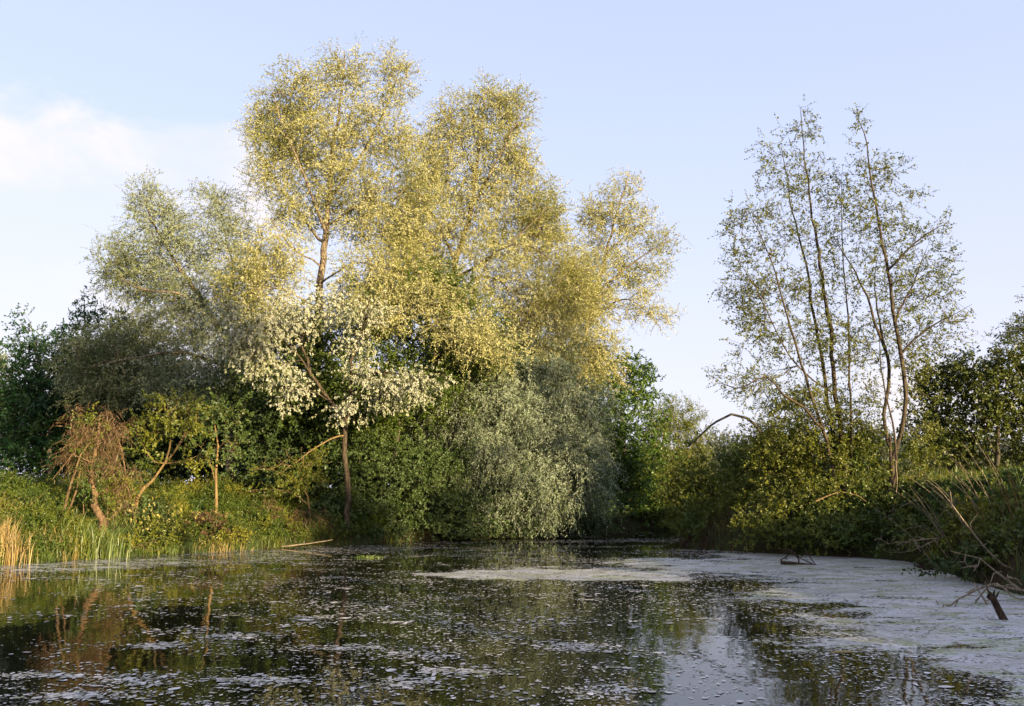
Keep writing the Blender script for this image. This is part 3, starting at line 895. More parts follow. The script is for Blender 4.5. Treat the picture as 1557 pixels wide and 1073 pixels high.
for (x0, Yd, lab, mt, bl) in (
        (1000, 37, 'dark low bush at the back of the pond beside the bright green tree', 'thorn', [(1000, 740, 34, 34), (1020, 775, 34, 26), (985, 780, 24, 22), (1040, 740, 30, 26)]),
        (1065, 31, 'mid green bush spreading under the tip of the arching bough', 'golden', [(1050, 730, 36, 32), (1085, 720, 36, 34), (1060, 770, 46, 32), (1100, 760, 40, 36), (1040, 790, 30, 22)]),
        (1070, 25.6, 'low yellow green bush reaching furthest out into the water on the right bank', 'golden', [(1065, 800, 34, 24), (1100, 795, 40, 32), (1060, 775, 24, 20), (1130, 810, 36, 22), (1095, 820, 50, 12)]),
        (1130, 25, 'golden green bush beneath the root of the arching bough', 'golden', [(1135, 740, 40, 38), (1120, 700, 30, 26), (1160, 770, 40, 34), (1150, 810, 44, 24), (1170, 710, 36, 34)])):
    ptree('bush', lab, 'bush', Yd, [(.04, .01, [(x0, 815 if Yd < 27 else 780), (x0 + 6, 770 if Yd < 27 else 750), (x0 + 12, 735)]), (.03, .01, [(x0 - 4, 815 if Yd < 27 else 780), (x0 - 20, 780 if Yd < 27 else 755)])],
          bl, 'shrub', mt, 'alder', lai=3, scale=1.25 if Yd > 27 else 1.1, parts=('stem', 'crown'), hang=(760, 1.0) if Yd < 27 else None)

# far trees seen through the gap and between the alder trunks
FT = 'far grey green trees beyond the right bank'
far_l = ['far pale tree right of the arching bough\'s tip', 'far grey tree under the crown of the arch', 'far low tree under the right leg of the arch', 'far tree behind the drooping leafy bough',
         'far tree behind the left alder stems', 'far tree between the two alder clumps', 'far tree seen just left of the twin alder trunks', 'far tree seen just right of the twin alder trunks', 'far tree behind the big thorn bush']
for i, (px, top, wd) in enumerate(((1072, 668, 16), (1092, 660, 18), (1122, 668, 24), (1165, 655, 26), (1215, 650, 30), (1270, 660, 30), (1330, 655, 30), (1385, 668, 28), (1440, 650, 36))):
    ptree('far_tree', far_l[i], 'tree', 72 + (i % 3) * 6, [(.2, .04, [(px, 742), (px + 2, 700), (px - 2, top + 14)])],
          [(px, top + 14, wd * .6, 16), (px - wd * .5, top + 34, wd * .7, 22), (px + wd * .5, top + 36, wd * .7, 22), (px, top + 60, wd, 22), (px + wd * .2, top + 80, wd, 14)],
          'far', 'far', 'grey', lai=3, group=FT, zmin=1.5, twigs=False, inner=.1)

# ================================================================== right: alders
ptree('alder_tree', 'many-stemmed sparse alder, the left of the two thin tall trees', 'tree', 21.8, [
    (.12, .012, [(1286, 800), (1283, 700), (1271, 600), (1262, 500), (1250, 420), (1236, 330), (1223, 240), (1218, 165)]),
    (.10, .012, [(1280, 790, .2), (1272, 690, .3), (1255, 590, .4), (1240, 490, .5), (1225, 400, .6), (1205, 320, .8), (1188, 225, 1)]),
    (.08, .010, [(1272, 790, -.2), (1262, 690, -.3), (1230, 590, -.5), (1203, 500, -.8), (1172, 395, -1), (1135, 315, -1.2)]),
    (.06, .008, [(1296, 790, -.3), (1294, 690, -.3), (1293, 600, -.3), (1290, 500, -.2), (1283, 400, 0), (1279, 320, 0), (1281, 250, 0)]),
    (.06, .010, [(1250, 655, -.5), (1220, 618, -.8), (1190, 600, -1), (1165, 572, -1.2), (1120, 592, -1.5), (1082, 570, -1.7)]),
    (.035, .008, [(1250, 590), (1200, 540, -.6), (1150, 440, -1), (1115, 385, -1.2)]),
], [(1216, 205, 20, 34), (1186, 265, 34, 46), (1238, 290, 28, 50), (1150, 325, 38, 26), (1205, 360, 52, 46), (1130, 385, 28, 36), (1165, 440, 55, 42), (1235, 440, 46, 46),
    (1150, 505, 42, 40), (1208, 520, 56, 42), (1265, 370, 24, 46), (1262, 520, 34, 46), (1165, 572, 45, 26), (1095, 572, 18, 10), (1125, 592, 30, 12), (1190, 605, 46, 26),
    (1240, 610, 50, 34), (1278, 290, 18, 34), (1115, 340, 16, 26), (1135, 450, 30, 40), (1220, 640, 46, 22), (1270, 620, 36, 26), (1290, 640, 26, 30)],
    'alder', 'alder', 'alder', lai=1.05, group='sparse alders on the right bank', zmin=2.6, shell=0, tip=.0035, wob=.08, inner=.35)
ptree('alder_tree', 'twin-trunked sparse alder, the right of the two thin tall trees', 'tree', 21.2, [
    (.15, .05, [(1348, 815), (1349, 770), (1356, 700), (1352, 665)]),
    (.10, .012, [(1353, 690), (1345, 630), (1352, 560), (1331, 490), (1300, 412), (1266, 360)]),
    (.10, .012, [(1356, 700), (1372, 650, -.2), (1373, 560, -.3), (1357, 470, -.3), (1350, 410, -.3), (1331, 310, -.2), (1318, 220, 0), (1302, 165, .2)]),
    (.05, .008, [(1351, 415, -.3), (1375, 385, -.6), (1410, 355, -.9), (1442, 338, -1)]),
    (.05, .008, [(1360, 485, -.3), (1385, 440, .2), (1400, 400, .6), (1412, 370, .8)]),
    (.05, .008, [(1368, 535, -.3), (1410, 500, -.6), (1450, 478, -1), (1478, 462, -1.2)]),
    (.05, .008, [(1347, 540), (1330, 440, .5), (1335, 380, .8)]),
    (.05, .010, [(1350, 760, -.3), (1362, 720, -.6), (1360, 660, -.6), (1340, 560, -.2), (1338, 480, .1)]),
], [(1306, 195, 13, 26), (1325, 265, 30, 34), (1300, 330, 34, 46), (1345, 345, 38, 46), (1400, 365, 36, 26), (1425, 343, 22, 14), (1378, 430, 46, 40), (1320, 425, 46, 46),
    (1428, 425, 26, 36), (1400, 490, 46, 34), (1450, 475, 22, 28), (1340, 510, 46, 40), (1300, 540, 30, 46), (1380, 550, 34, 30), (1430, 520, 26, 20), (1355, 262, 22, 14), (1390, 300, 16, 20), (1440, 390, 14, 20), (1330, 610, 30, 26), (1390, 600, 30, 26), (1395, 650, 26, 20)],
    'alder', 'alder', 'alder', lai=1.05, group='sparse alders on the right bank', zmin=3.4, shell=0, tip=.0035, wob=.08, inner=.35)

ptree('arching_tree', 'small leaning tree with one bare bough arching over into the gap', 'tree', 25, [
    (.13, .05, [(1200, 790), (1190, 720), (1160, 665)]),
    (.085, .03, [(1172, 690), (1155, 655), (1135, 635), (1112, 630), (1090, 640), (1070, 658), (1045, 680)]),
    (.04, .01, [(1165, 670), (1190, 620), (1200, 590)])],
    [(1190, 640, 34, 26), (1165, 660, 24, 18), (1150, 690, 26, 16), (1140, 655, 8, 10), (1060, 672, 14, 10), (1210, 610, 26, 22)],
    'shrub', 'golden', 'dark', lai=2.2, zmin=2)

# undergrowth of bushes beneath the alders
for (x0, Yd, lab, bl) in (
        (1195, 22.6, 'golden leafed bush at the water below the left alder', [(1185, 680, 40, 28), (1180, 715, 46, 42), (1185, 775, 50, 36), (1225, 700, 34, 34), (1200, 805, 50, 26), (1150, 800, 30, 24), (1230, 770, 36, 30)]),
        (1255, 22, 'golden leafed bush hiding the feet of the left alder', [(1250, 672, 46, 26), (1252, 715, 52, 46), (1262, 780, 50, 40), (1290, 670, 34, 36), (1255, 808, 50, 26), (1290, 800, 36, 28)]),
        (1320, 21.8, 'leafy bush between the feet of the two alders', [(1312, 700, 40, 40), (1325, 760, 46, 42), (1315, 680, 30, 22), (1320, 805, 46, 28), (1350, 800, 40, 32)]),
        (1392, 21.5, 'low bush right of the twin alder trunks at the end of the bramble bank', [(1388, 735, 34, 36), (1400, 690, 26, 24), (1385, 790, 36, 40)])):
    ptree('bush', lab, 'bush', Yd, [(.04, .01, [(x0, 810), (x0 + 6, 760), (x0 + 4, 700)]), (.03, .01, [(x0 - 4, 810), (x0 - 22, 760), (x0 - 26, 720)]), (.03, .01, [(x0 + 4, 810), (x0 + 26, 770), (x0 + 30, 730)])],
          bl, 'shrub', 'golden', 'alder', lai=2.5, parts=('stem', 'crown'), group='bushes under the alders', hang=(735, 1.15))
bare('bowed_branch', [(.03, .012, [(1240, 762), (1262, 752), (1285, 748), (1305, 754), (1318, 764)])], [], 1, 'gold', Y=20.4,
     label='pale bare branch bowed over among the bushes below the alders', cat='branch')

# right: thorn bushes behind the bank
ptree('thorn_bush', 'big rounded thorn bush behind the bramble bank, right of the alders', 'bush', 24.5, [
    (.10, .02, [(1445, 735), (1440, 680), (1445, 620)]), (.08, .02, [(1440, 735), (1415, 680), (1405, 640)]), (.08, .02, [(1450, 735), (1478, 680), (1490, 620)])],
    [(1440, 580, 42, 34), (1403, 620, 20, 40), (1480, 585, 40, 34), (1455, 640, 52, 46), (1420, 680, 40, 38), (1485, 690, 46, 30), (1412, 575, 20, 18)],
    'broad', 'thorn', 'dark', lai=3, zmin=2)
ptree('thorn_tree', 'thorn tree at the right edge with a single dark upright trunk', 'tree', 23.5, [
    (.11, .03, [(1517, 725), (1517, 660), (1515, 600), (1525, 550)]), (.05, .015, [(1517, 700), (1500, 660), (1490, 620)]), (.06, .015, [(1516, 640), (1550, 590), (1570, 560)])],
    [(1510, 575, 46, 30), (1556, 570, 44, 40), (1530, 630, 46, 34), (1570, 640, 40, 44), (1590, 590, 40, 50), (1500, 630, 30, 30), (1575, 700, 36, 30)],
    'broad', 'thorn', 'dark', lai=3, zmin=2.6)
ptree('young_tree', 'thin-leafed young tree poking up above the thorns at the right edge', 'tree', 23, [
    (.07, .012, [(1572, 725), (1568, 640), (1562, 560), (1552, 490)]), (.03, .008, [(1565, 590), (1530, 530), (1518, 500)])],
    [(1548, 495, 18, 14), (1528, 515, 14, 16), (1560, 520, 20, 20), (1575, 490, 20, 26), (1540, 540, 26, 14), (1580, 450, 16, 16)],
    'alder', 'thorn', 'dark', lai=1.4, zmin=3)

# ================================================================== the right bank
bram = ['bramble mound at the water under the twin alder', 'bramble mound beside the broken stump', 'bramble mound sloping down behind the long pale stick', 'bramble mound at the top of the right bank by the thorn bush',
        'bramble mound under the thorn tree', 'leafy bramble mound at the lower right edge', 'dark bramble overhanging the water behind the dead branches', 'bramble mound at the right edge beneath the dry stalks', 'low bramble behind the dry fan of twigs']
for i, (px, py, Yd, rx, ry) in enumerate(((1370, 800, 20.4, 46, 40), (1425, 815, 18.6, 46, 36), (1480, 805, 17.0, 50, 38), (1430, 760, 20.5, 46, 26), (1510, 750, 19.6, 60, 24),
                                          (1540, 830, 14.8, 52, 40), (1490, 855, 15.2, 50, 26), (1560, 775, 16.6, 60, 36), (1465, 775, 18.8, 46, 24))):
    c = P(px, py, Yd); g = gz(c[0], c[1])
    ptree('bramble', bram[i], 'bramble', Yd, [(.012, .006, [(px, py + ry, 0), (px + 6, py, 0)]), (.012, .006, [(px - 8, py + ry, 0), (px - rx * .6, py + 4, 0)]), (.012, .006, [(px + 8, py + ry, .2), (px + rx * .6, py + 4, 0)])],
          [(px, py, rx * .8, ry * .8), (px - rx * .5, py + ry * .3, rx * .6, ry * .6), (px + rx * .5, py + ry * .25, rx * .6, ry * .6), (px, py + ry * .5, rx, ry * .4)],
          'bramble', ('bramble', 'thorn', 'weed', 'bramble', 'bramble', 'thorn', 'bramble', 'weed', 'bramble')[i], 'dark', lai=2.8, parts=('stem', 'leaves'), group='brambles over the right bank', tip=.003, depth=1.3, inner=.1, scale=1.3)

# dead wood on the right
bare('fallen_branch', [(.032, .009, [(1600, 880, .6), (1545, 868, .3), (1510, 846, .1), (1480, 810, 0), (1448, 768, -.1), (1425, 740, -.1)])], [(1465, 785, 26, 20), (1440, 750, 16, 14), (1500, 830, 20, 16)], 60, 'dead', Y=13.6,
     label='long pale slender stick leaning up the right bank from the lower right edge', cat='branch', tip=.006)
bare('dead_branch', [(.036, .012, [(1600, 905, .3), (1552, 898, .1), (1505, 888, 0), (1470, 905, -.3), (1445, 918, -.5), (1420, 938, -.7)]),
                     (.030, .008, [(1552, 898, .1), (1515, 870, .2), (1490, 850, .2), (1445, 838, .3)]),
                     (.030, .008, [(1478, 902, -.2), (1505, 925, -.4), (1525, 952, -.8)]),
                     (.022, .006, [(1462, 910, -.4), (1448, 930, -.6), (1442, 945, -.8)]),
                     (.020, .006, [(1500, 890), (1480, 922, -.3), (1470, 935, -.5)])],
     [(1440, 925, 26, 14, -.5), (1490, 900, 34, 18, -.2), (1540, 915, 30, 20, -.2), (1475, 855, 26, 14, .2), (1530, 880, 26, 20), (1460, 935, 26, 8, -.6), (1520, 945, 40, 10, -.6)], 230, 'dead', Y=12.4,
     label='tangled dead branch lying out over the scum at the lower right', cat='branch', tip=.0075)
bare('broken_stump', [(.075, .062, [(1528, 945), (1520, 930), (1511, 912), (1507, 905)]), (.045, .006, [(1511, 912), (1504, 902), (1499, 893)]), (.035, .006, [(1511, 911), (1511, 902), (1513, 895)]),
                      (.035, .006, [(1512, 912, .05), (1517, 905, .05), (1521, 899, .05)]), (.03, .005, [(1514, 918, -.05), (1506, 912, -.1), (1501, 908, -.1)])], [], 1, 'wet', Y=10.7, step=.14,
     label='short broken dark stump sticking out of the scum among the dead branches', cat='stump')
bare('rotten_stump', [(.11, .05, [(1424, 872), (1408, 864), (1394, 855)]), (.07, .02, [(1412, 868), (1412, 858), (1405, 848)]), (.06, .02, [(1402, 866), (1396, 860), (1388, 858)]), (.03, .01, [(1415, 866), (1428, 856), (1440, 874)])],
     [(1410, 856, 16, 9)], 220, 'wet', Y=17.2, label='dark jagged root stump at the edge of the scum below the brambles', cat='stump', tip=.006)
bare('floating_log', [(.07, .03, [(1188, 856), (1215, 858), (1240, 859), (1268, 862)]), (.03, .008, [(1225, 862), (1215, 850, .1), (1205, 838, .3), (1195, 832, .4), (1180, 846, .6)]), (.03, .010, [(1232, 862), (1216, 848), (1205, 836)]),
                      (.02, .006, [(1232, 860), (1225, 838, .2), (1220, 818, .4)])],
     [(1200, 840, 24, 14), (1225, 835, 14, 16)], 150, 'wet', Y=18.4, label='dark log with upturned twigs floating at the edge of the scum', cat='log', tip=.009)
bare('fallen_branch', [(.030, .008, [(1475, 812), (1430, 818), (1385, 822), (1350, 826)]), (.018, .006, [(1430, 818), (1400, 800), (1370, 806)]), (.018, .006, [(1420, 820), (1385, 838), (1350, 840)])], [(1380, 825, 50, 16), (1430, 815, 30, 12)], 70, 'dead', Y=17.0,
     label='dark bare branches hanging low over the scum beneath the brambles', cat='branch', tip=.008)


def stalks(name, label, cat, cx, cy, n, spread, h, lean, r, bmat, mat_group=None):
    """a fan of dry stalks standing on the ground"""
    st = []
    for _ in range(n):
        x0, y0 = rng.normal(cx, spread), rng.normal(cy, spread)
        z0 = max(gz(x0, y0), 0) - .05
        hh = h * rng.uniform(.6, 1.15); lx, ly = rng.normal(lean[0], .22), rng.normal(lean[1], .22)
        st.append([np.array([[x0, y0, z0], [x0 + lx * hh * .4, y0 + ly * hh * .4, z0 + hh * .5], [x0 + lx * hh, y0 + ly * hh, z0 + hh * .95]]), r, r * .4])
    base = np.array([cx, cy, max(gz(cx, cy), 0)])
    o = thing(name, base, label, cat, mat_group)
    for s in st:
        V, Fc = tubes(grow([s], [], step=.2))
        mesh_obj('stalk', V - base, 4, Fc, B[bmat], o, smooth=True)
    return o


for lab, px, py, Yd, rx, ry, mt in (
        ('dark nettle mound between the straw reeds and the vine tangle', 55, 775, 21.3, 44, 26, 'weed'),
        ('green weed mound at the water under the vine tangle', 175, 822, 20.9, 30, 18, 'bramble'),
        ('golden green weed mound at the water below the cream blossom', 260, 812, 21.6, 34, 22, 'golden'),
        ('brownish bramble mound below the slim young tree', 312, 800, 22.6, 26, 22, 'brush'),
        ('green weed mound below the slim young tree, right down at the water', 350, 812, 22.8, 30, 16, 'weed'),
        ('dark weed mound at the foot of the leaning sallow', 225, 772, 22.6, 28, 16, 'shore'),
        ('dark bramble mound at the left edge above the straw reeds', 0, 745, 23.0, 50, 26, 'bramble')):
    ptree('weed_mound', lab, 'weeds', Yd, [(.012, .006, [(px, py + ry), (px + 4, py)]), (.012, .006, [(px - 6, py + ry), (px - rx * .6, py + 4)])],
          [(px, py, rx * .7, ry * .8), (px - rx * .5, py + ry * .3, rx * .55, ry * .6), (px + rx * .5, py + ry * .2, rx * .55, ry * .6)],
          'bramble', mt, 'dark', lai=2.6, parts=('stem', 'leaves'), tip=.003, depth=1.2, inner=.1)

c = P(1455, 765, 17); stalks('dry_stalks', 'fan of dry pale twigs leaning left on the right bank', 'dry stalks', c[0] + .5, c[1], 30, .4, 1.5, (-.7, -.1), .010, 'dead')
for k_, (lab, pts, Yd) in enumerate((
        ('thin bramble stem arching from the bank top down towards the root stump', [(1490, 790), (1470, 765), (1440, 770), (1415, 810), (1405, 845)], 17.6),
        ('thin bramble stem arching out over the scum behind the dead branches', [(1540, 830), (1500, 815), (1460, 840), (1435, 880)], 15.2),
        ('pale bramble stem arching under the twin alder', [(1400, 760), (1370, 770), (1345, 800), (1332, 838)], 19.8),
        ('pale crooked twig leaning to the water under the twin alder', [(1362, 700), (1364, 740), (1354, 790), (1335, 835)], 20.0))):
    bare('arching_bramble', [(.016, .006, pts)], [(pts[2][0], pts[2][1], 22, 16)], 25, 'dead', Y=Yd, label=lab, cat='bramble', tip=.005)
c = P(1545, 760, 15.5); stalks('dry_stalks', 'tall thin dry stalks standing at the right edge', 'dry stalks', c[0] + .1, c[1], 16, .3, 1.2, (-.25, 0), .009, 'gold')

# ================================================================== the left bank
vb = ptree('vine_tangle', 'dead tree smothered in red brown hanging vines on the left bank', 'bush', 21, [
    (.15, .04, [(153, 812), (146, 770), (139, 728), (146, 680), (152, 640)]),
    (.065, .02, [(92, 795), (106, 740, -.2), (124, 690, -.3), (150, 660, -.2)]),
    (.045, .012, [(98, 795, -.3), (116, 745, -.4), (122, 715, -.4), (130, 705, -.3), (142, 735)]),
    (.04, .012, [(140, 700), (110, 690, -.4), (90, 715, -.5), (78, 730, -.5)]),
    (.03, .010, [(128, 800, .3), (128, 745, .3), (140, 700, .2)]),
    (.03, .010, [(165, 800, .2), (164, 745, .2), (172, 690, .2), (160, 650)]),
    (.04, .012, [(150, 660), (172, 650, .2), (186, 690, .2), (196, 750, .1), (205, 790, 0)]),
], [(150, 640, 34, 16), (130, 655, 22, 20), (170, 665, 22, 30), (178, 715, 16, 40), (140, 690, 26, 20), (190, 740, 10, 30), (110, 690, 18, 18)],
    'vine', 'vine', 'red', lai=1.0, parts=('trunk', 'vines'), zmin=-9, inner=.3, reach=1.5,
    extra=[('leaves', 'shrub', 'golden', [(122, 642, 20, 15), (150, 632, 22, 9), (165, 648, 18, 12), (145, 700, 28, 26), (115, 680, 18, 18), (160, 740, 34, 26)], 40)])
ptree('sallow_tree', 'small leaning sallow with yellow green leaves and ochre boughs on the left bank', 'tree', 22.5, [
    (.10, .04, [(208, 756), (232, 730), (250, 708)]), (.06, .012, [(250, 708), (275, 672), (298, 640), (300, 620)]), (.05, .012, [(250, 708), (262, 660), (256, 625)]),
    (.04, .010, [(245, 714), (225, 690), (210, 660)]), (.04, .010, [(252, 706), (285, 700), (305, 690)]), (.04, .010, [(262, 690), (286, 650), (284, 615)])],
    [(240, 622, 34, 17), (280, 618, 28, 16), (218, 652, 22, 20), (258, 645, 36, 20), (296, 655, 17, 24), (222, 695, 20, 18), (288, 695, 22, 20), (212, 715, 14, 12)],
    'broad', 'golden', 'gold', lai=1.8, zmin=1.6, wob=.05)
ptree('young_tree', 'slim young tree with a straight bare trunk beside the leaning sallow', 'tree', 24.5, [
    (.075, .03, [(328, 775), (328, 720), (331, 680), (326, 640)]), (.035, .012, [(328, 735), (318, 700), (306, 680)])],
    [(330, 645, 32, 22), (348, 680, 26, 22), (312, 655, 22, 20), (310, 620, 26, 16), (350, 630, 22, 20)],
    'broad', 'shore', 'gold', lai=1.8, zmin=2.2)
ptree('low_bush', 'flat-branched bush reaching out level over the left bank', 'bush', 25.5, [
    (.04, .01, [(470, 770), (460, 740), (420, 716), (375, 714)]), (.03, .01, [(468, 765), (440, 748), (400, 744), (365, 748)])],
    [(420, 714, 46, 4), (410, 746, 44, 4), (455, 735, 26, 20), (470, 700, 20, 14)], 'shrub', 'golden', 'gold', lai=2.5, parts=('stem', 'crown'))
for (x0, Yd, lab, bl) in (
        (505, 26.2, 'green bush at the water\'s edge left of the white poplar trunk', [(505, 760, 22, 20), (515, 790, 28, 26), (480, 785, 24, 22), (500, 812, 30, 12)]),
        (570, 26.8, 'green bush at the water\'s edge right of the white poplar trunk', [(565, 735, 36, 32), (555, 785, 38, 32), (600, 770, 42, 36), (590, 808, 46, 14), (605, 710, 36, 34), (570, 690, 26, 26), (640, 720, 30, 30)]),
        (660, 27.6, 'green bush at the water\'s edge under the left skirts of the willow', [(650, 765, 38, 34), (690, 780, 38, 34), (640, 800, 40, 18), (700, 806, 36, 14), (670, 730, 32, 28), (650, 695, 30, 30), (690, 700, 24, 24)]),
        (770, 28.6, 'tallest green bush at the water\'s edge, in front of the willow', [(755, 770, 34, 34), (785, 785, 34, 28), (740, 802, 36, 16), (770, 740, 22, 22), (800, 804, 30, 12)]),
        (865, 31.2, 'green bush at the water\'s edge between the willow and the bright green tree', [(850, 780, 32, 24), (890, 775, 34, 28), (870, 795, 50, 14), (920, 785, 24, 18)])):
    ptree('waterside_bush', lab, 'bush', Yd, [(.03, .01, [(x0, 815), (x0 + 4, 780), (x0 - 4, 745)]), (.03, .01, [(x0 + 5, 815), (x0 + 22, 780)])], bl, 'shrub', 'shore', 'dark', lai=3,
          parts=('stem', 'crown'), group='green bushes along the far waterside', scale=1.15, hang=(780, .8))
ptree('brushwood', 'dead brown brushwood hanging to the water left of the waterside bushes', 'brushwood', 25, [
    (.03, .008, [(430, 790), (415, 770), (400, 775), (392, 800)]), (.03, .008, [(440, 800), (450, 775), (470, 780)])],
    [(400, 795, 18, 20), (435, 800, 32, 18), (468, 800, 24, 20), (410, 775, 14, 12)], 'vine', 'brush', 'red', lai=2, parts=('stem', 'twigs'))
bare('driftwood', [(.05, .02, [(395, 832), (430, 831), (470, 826), (505, 821)]), (.03, .01, [(415, 833), (400, 826), (388, 827)])], [], 1, 'dead', Y=23.6,
     label='thin pale driftwood pole lying at the waterline of the left bank', cat='driftwood')
bare('fallen_branch', [(.02, .006, [(190, 838), (215, 828), (235, 822), (248, 812)]), (.015, .005, [(215, 828), (225, 838), (245, 836)])], [(225, 830, 18, 6)], 40, 'red', Y=20.6,
     label='small red brown branch caught on the left bank\'s edge', cat='branch')


# ------------------------------------------------------------------ grasses
def blades(x, y, h, w_, lean=.35, bias=(0, 0)):
    n = len(x)
    z = np.maximum(ground_z(x, y), 0) - .03
    a = rng.uniform(0, 6.28, n); b0 = np.stack([x, y, z], -1)
    side = np.stack([np.cos(a), np.sin(a), 0 * a], -1) * (w_ * .5)[:, None]
    ld = np.stack([rng.normal(bias[0], lean, n), rng.normal(bias[1], lean, n), 0 * a], -1)
    m1 = b0 + ld * (h * .25)[:, None] + np.array([0, 0, 1]) * (h * .6)[:, None]
    tp = b0 + ld * (h * .85)[:, None] + np.array([0, 0, 1]) * (h * rng.uniform(.8, 1.0, n))[:, None]
    q1 = np.stack([b0 - side, b0 + side, m1 + side * .8, m1 - side * .8], 1)
    q2 = np.stack([m1 - side * .8, m1 + side * .8, tp + side * .12, tp - side * .12], 1)
    t_ = rng.uniform(0, 1, n)
    return np.concatenate([q1, q2]), np.concatenate([t_, t_])


def scatter(n, x0, x1, y0, y1, dmin, dmax):
    x = rng.uniform(x0, x1, n); y = rng.uniform(y0, y1, n)
    sd = pond_sd(x, y)
    k = (sd > dmin) & (sd < dmax)
    return x[k], y[k], sd[k]


x, y, sd = scatter(260000, -22, -3.5, 16, 33, -.05, 9)
k = rng.uniform(0, 1, len(x)) < np.clip(1.1 - sd / 9, .25, 1) * sstep(fbm(x * .9, y * .9, 31), .25, .5)
x, y = x[k], y[k]
k = rng.uniform(0, 1, len(x)) < .12 + sstep(fbm(x * 2.3, y * 2.3, 44), .42, .62)
x, y = x[k], y[k]
h = .05 + .75 * fbm(x * 1.3, y * 1.3, 40) ** 2.4 + rng.gamma(1.5, .05, len(x))
q1, t1 = blades(x, y, h, rng.uniform(.006, .016, len(x)), .65)
x, y, sd = scatter(70000, 3.5, 20, 9, 34, .2, 9)
q2, t2 = blades(x, y, .12 + rng.gamma(2, .06, len(x)), rng.uniform(.008, .018, len(x)))
tag(soup('grass', np.concatenate([q1, q2]), np.concatenate([t1, t2]), M['grass']), 'long green and yellowing grass over the banks', None, None, 'stuff')

# broad-leaved weeds over the left bank
x, y, sd = scatter(30000, -22, -4.0, 16, 30, .05, 7)
k = fbm(x * .6, y * .6, 55) > .43
x, y = x[k], y[k]
z = ground_z(x, y)
hh = rng.uniform(.02, .42, len(x)) * (2.2 * fbm(x * .8, y * .8, 60) ** 1.8)
q, tt, _, _ = foliage(np.stack([x, y, z + hh], -1), rdir(len(x), 1.), k=3, m=10, L=.22, l=.06, w=.032, up=.5, grav=.1, droop=.15, spread=.2, nup=.8)
tag(soup('weeds', q, tt, M['weed']), 'nettles and broad-leaved weeds on the left bank', None, None, 'stuff')
# pale blossom on the bank behind the vine tangle
c0 = P(255, 775, 22)
n = 110
x, y = rng.normal(c0[0], .9, n), rng.normal(c0[1], .6, n)
k = pond_sd(x, y) > .3; x, y = x[k], y[k]; n = len(x)
pp = np.stack([x, y, ground_z(x, y) + rng.uniform(.25, .6, n)], -1)
q, tt, _, _ = foliage(pp, rdir(n, 1), k=1, m=12, L=.10, l=.04, w=.035, up=.8, grav=0, droop=0, spread=.05, nup=1.2)
tag(soup('blossom_weeds', q, tt, M['blossom']), 'cream flower heads among the weeds of the left bank', None, None, 'stuff')
# litter, roots and dead stems along the shaded far shore
x, y, sd = scatter(60000, -6.5, 9, 22, 42, -.12, .9)
q1, t1 = blades(x, y, rng.uniform(.1, .5, len(x)), rng.uniform(.006, .016, len(x)), .6)
x, y, sd = scatter(26000, 3.4, 11, 9, 27, -.12, .8)
q2, t2 = blades(x, y, rng.uniform(.1, .5, len(x)), rng.uniform(.006, .016, len(x)), .7)
tag(soup('shore_litter', np.concatenate([q1, q2]), np.concatenate([t1, t2]), M['litter']), 'red brown roots and dead stems along the waterline', None, None, 'stuff')


def clump(name, label, cat, px, py, n, spread, h, w_, mat, lean=.3, bias=(0, 0), group=None, Y=None):
    c = WP(px, py) if Y is None else P(px, py, Y)
    x, y = rng.normal(c[0], spread, n), rng.normal(c[1], spread * .6, n)
    q, tt = blades(x, y, h * rng.uniform(.45, 1.1, n), rng.uniform(.6, 1.2, n) * w_, lean, bias)
    base = np.array([c[0], c[1], max(gz(c[0], c[1]), 0)])
    o = soup(name, q, tt, M[mat], None, base)
    o.location = base
    return tag(o, label, cat, group)


clump('reed_clump', 'tall straw-coloured reed clump at the left edge of the picture', 'reeds', -4, 858, 520, .26, .85, .014, 'dry', .22)
clump('reed_clump', 'withered brownish reeds between the straw clump and the vine tangle', 'reeds', 75, 851, 170, .40, .5, .014, 'dry', .4)
clump('iris_clump', 'upright yellow green blade clump at the water below the vine tangle', 'iris', 146, 849, 420, .30, .8, .016, 'iris', .2, (.12, 0))
clump('iris_clump', 'low green blade clump at the water just right of the straw reeds', 'iris', 36, 855, 200, .30, .4, .014, 'iris', .3)
clump('reed_clump', 'thin dry reed stems on the bank top at the left edge', 'reeds', 12, 770, 90, .5, .7, .012, 'dry', .35, (.3, 0), Y=20.5)
clump('reed_clump', 'dry pinkish stems on the bank top behind the vine tangle', 'reeds', 75, 735, 500, .7, .55, .012, 'brush', .4, (0, 0), Y=24)
clump('iris_clump', 'yellowing blade tuft at the waterline below the leaning sallow', 'iris', 255, 842, 260, .3, .4, .013, 'iris', .35)
clump('reed_clump', 'dry brownish blade tuft at the waterline below the slim young tree', 'reeds', 318, 838, 240, .5, .35, .014, 'dry', .5)
clump('water_weed', 'small bright green weed tuft growing out of the open water', 'water weed', 560, 848, 160, .16, .10, .03, 'iris', .8)
tag(soup('floating_leaf', flecks(np.array([WP(1283, 993)[0]]), np.array([WP(1283, 993)[1]]), np.array([.10]), .012), np.array([.8, .8]), M['dry']),
    'single orange brown leaf floating on the scum', 'leaf')

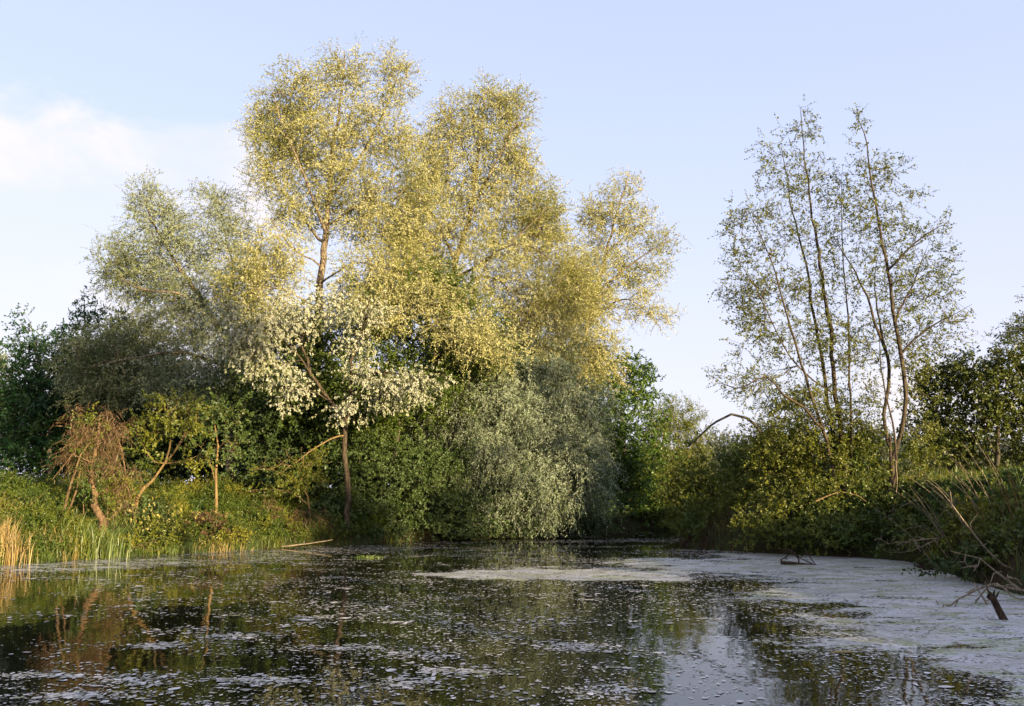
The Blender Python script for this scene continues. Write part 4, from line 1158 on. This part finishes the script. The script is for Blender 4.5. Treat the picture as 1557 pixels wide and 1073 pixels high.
# ================================================================== unseen trees and bushes beyond the right edge, added and shaped to cast shade
def by_sun(u, far):
    """place on the ground with sideways place u seen from the sun, and distance far towards the sun"""
    p_ = np.array([-cos(SUN_AZ), sin(SUN_AZ)]); s_ = np.array([sin(SUN_AZ), cos(SUN_AZ)])
    return p_ * u + s_ * far


def shade_tree(u, far, v_lo, v_hi, half, label, dens=1.6):
    c = by_sun(u, far)
    rise = math.tan(SUN_EL) * far
    z0, z1 = v_lo + rise, v_hi + rise
    g = gz(c[0], c[1])
    mid = (z0 + z1) / 2; rz = max((z1 - z0) / 2, .5)
    st = [[np.array([[c[0], c[1], g - .1], [c[0] + .1, c[1], (g + mid) / 2], [c[0], c[1], mid]]), .18, .04]]
    bl = [(np.array([c[0], c[1], mid]), np.array([half, half, rz]))]
    for _ in range(4):
        a_ = rng.uniform(0, 6.28)
        bl.append((np.array([c[0] + cos(a_) * half * .6, c[1] + sin(a_) * half * .6, mid + rng.uniform(-.4, .4) * rz]), np.array([half * .6, half * .6, rz * .6])))
    plant('shading_bush' if 'bush' in label else 'shading_tree', label, 'bush' if 'bush' in label else 'tree', st, bl, 'dense', 'hedge', 'dark', lai=dens, zmin=z0 - 1, twigs=False, group='unseen trees and bushes added for shade')


for a_ in ((7.8, 14, 7.6, 13.5, 2.0, 'unseen tall bare-trunked tree added for shade on the near right bank', 2), (3.0, 13, -1, 1.9, 1.9, 'unseen broad bush added for shade on the near bank behind the viewer', 3), (7.2, 12, -1, 1.2, 1.6, 'unseen low bush added for shade on the near right bank', 3),
           (10.6, 12, -1, 1.3, 1.5, 'unseen lowest bush added for shade on the near right bank', 3), (13.0, 12, 2.6, 5.6, 1.1, 'unseen bare-trunked tree added for shade on the near right bank', 3),
           (13.6, 14, -1, 1.5, 1.3, 'unseen flat bush added for shade on the near right bank', 3), (16.8, 12, -1, 6.0, 1.4, 'unseen round tree added for shade on the near right bank', 1.5),
           (21.0, 13, -1, 2.2, 1.7, 'unseen spreading bush added for shade on the near right bank', 3), (26.0, 14, -1, 2.4, 2.0, 'unseen broad bush added for shade farthest along the right bank', 3)):
    shade_tree(*a_)
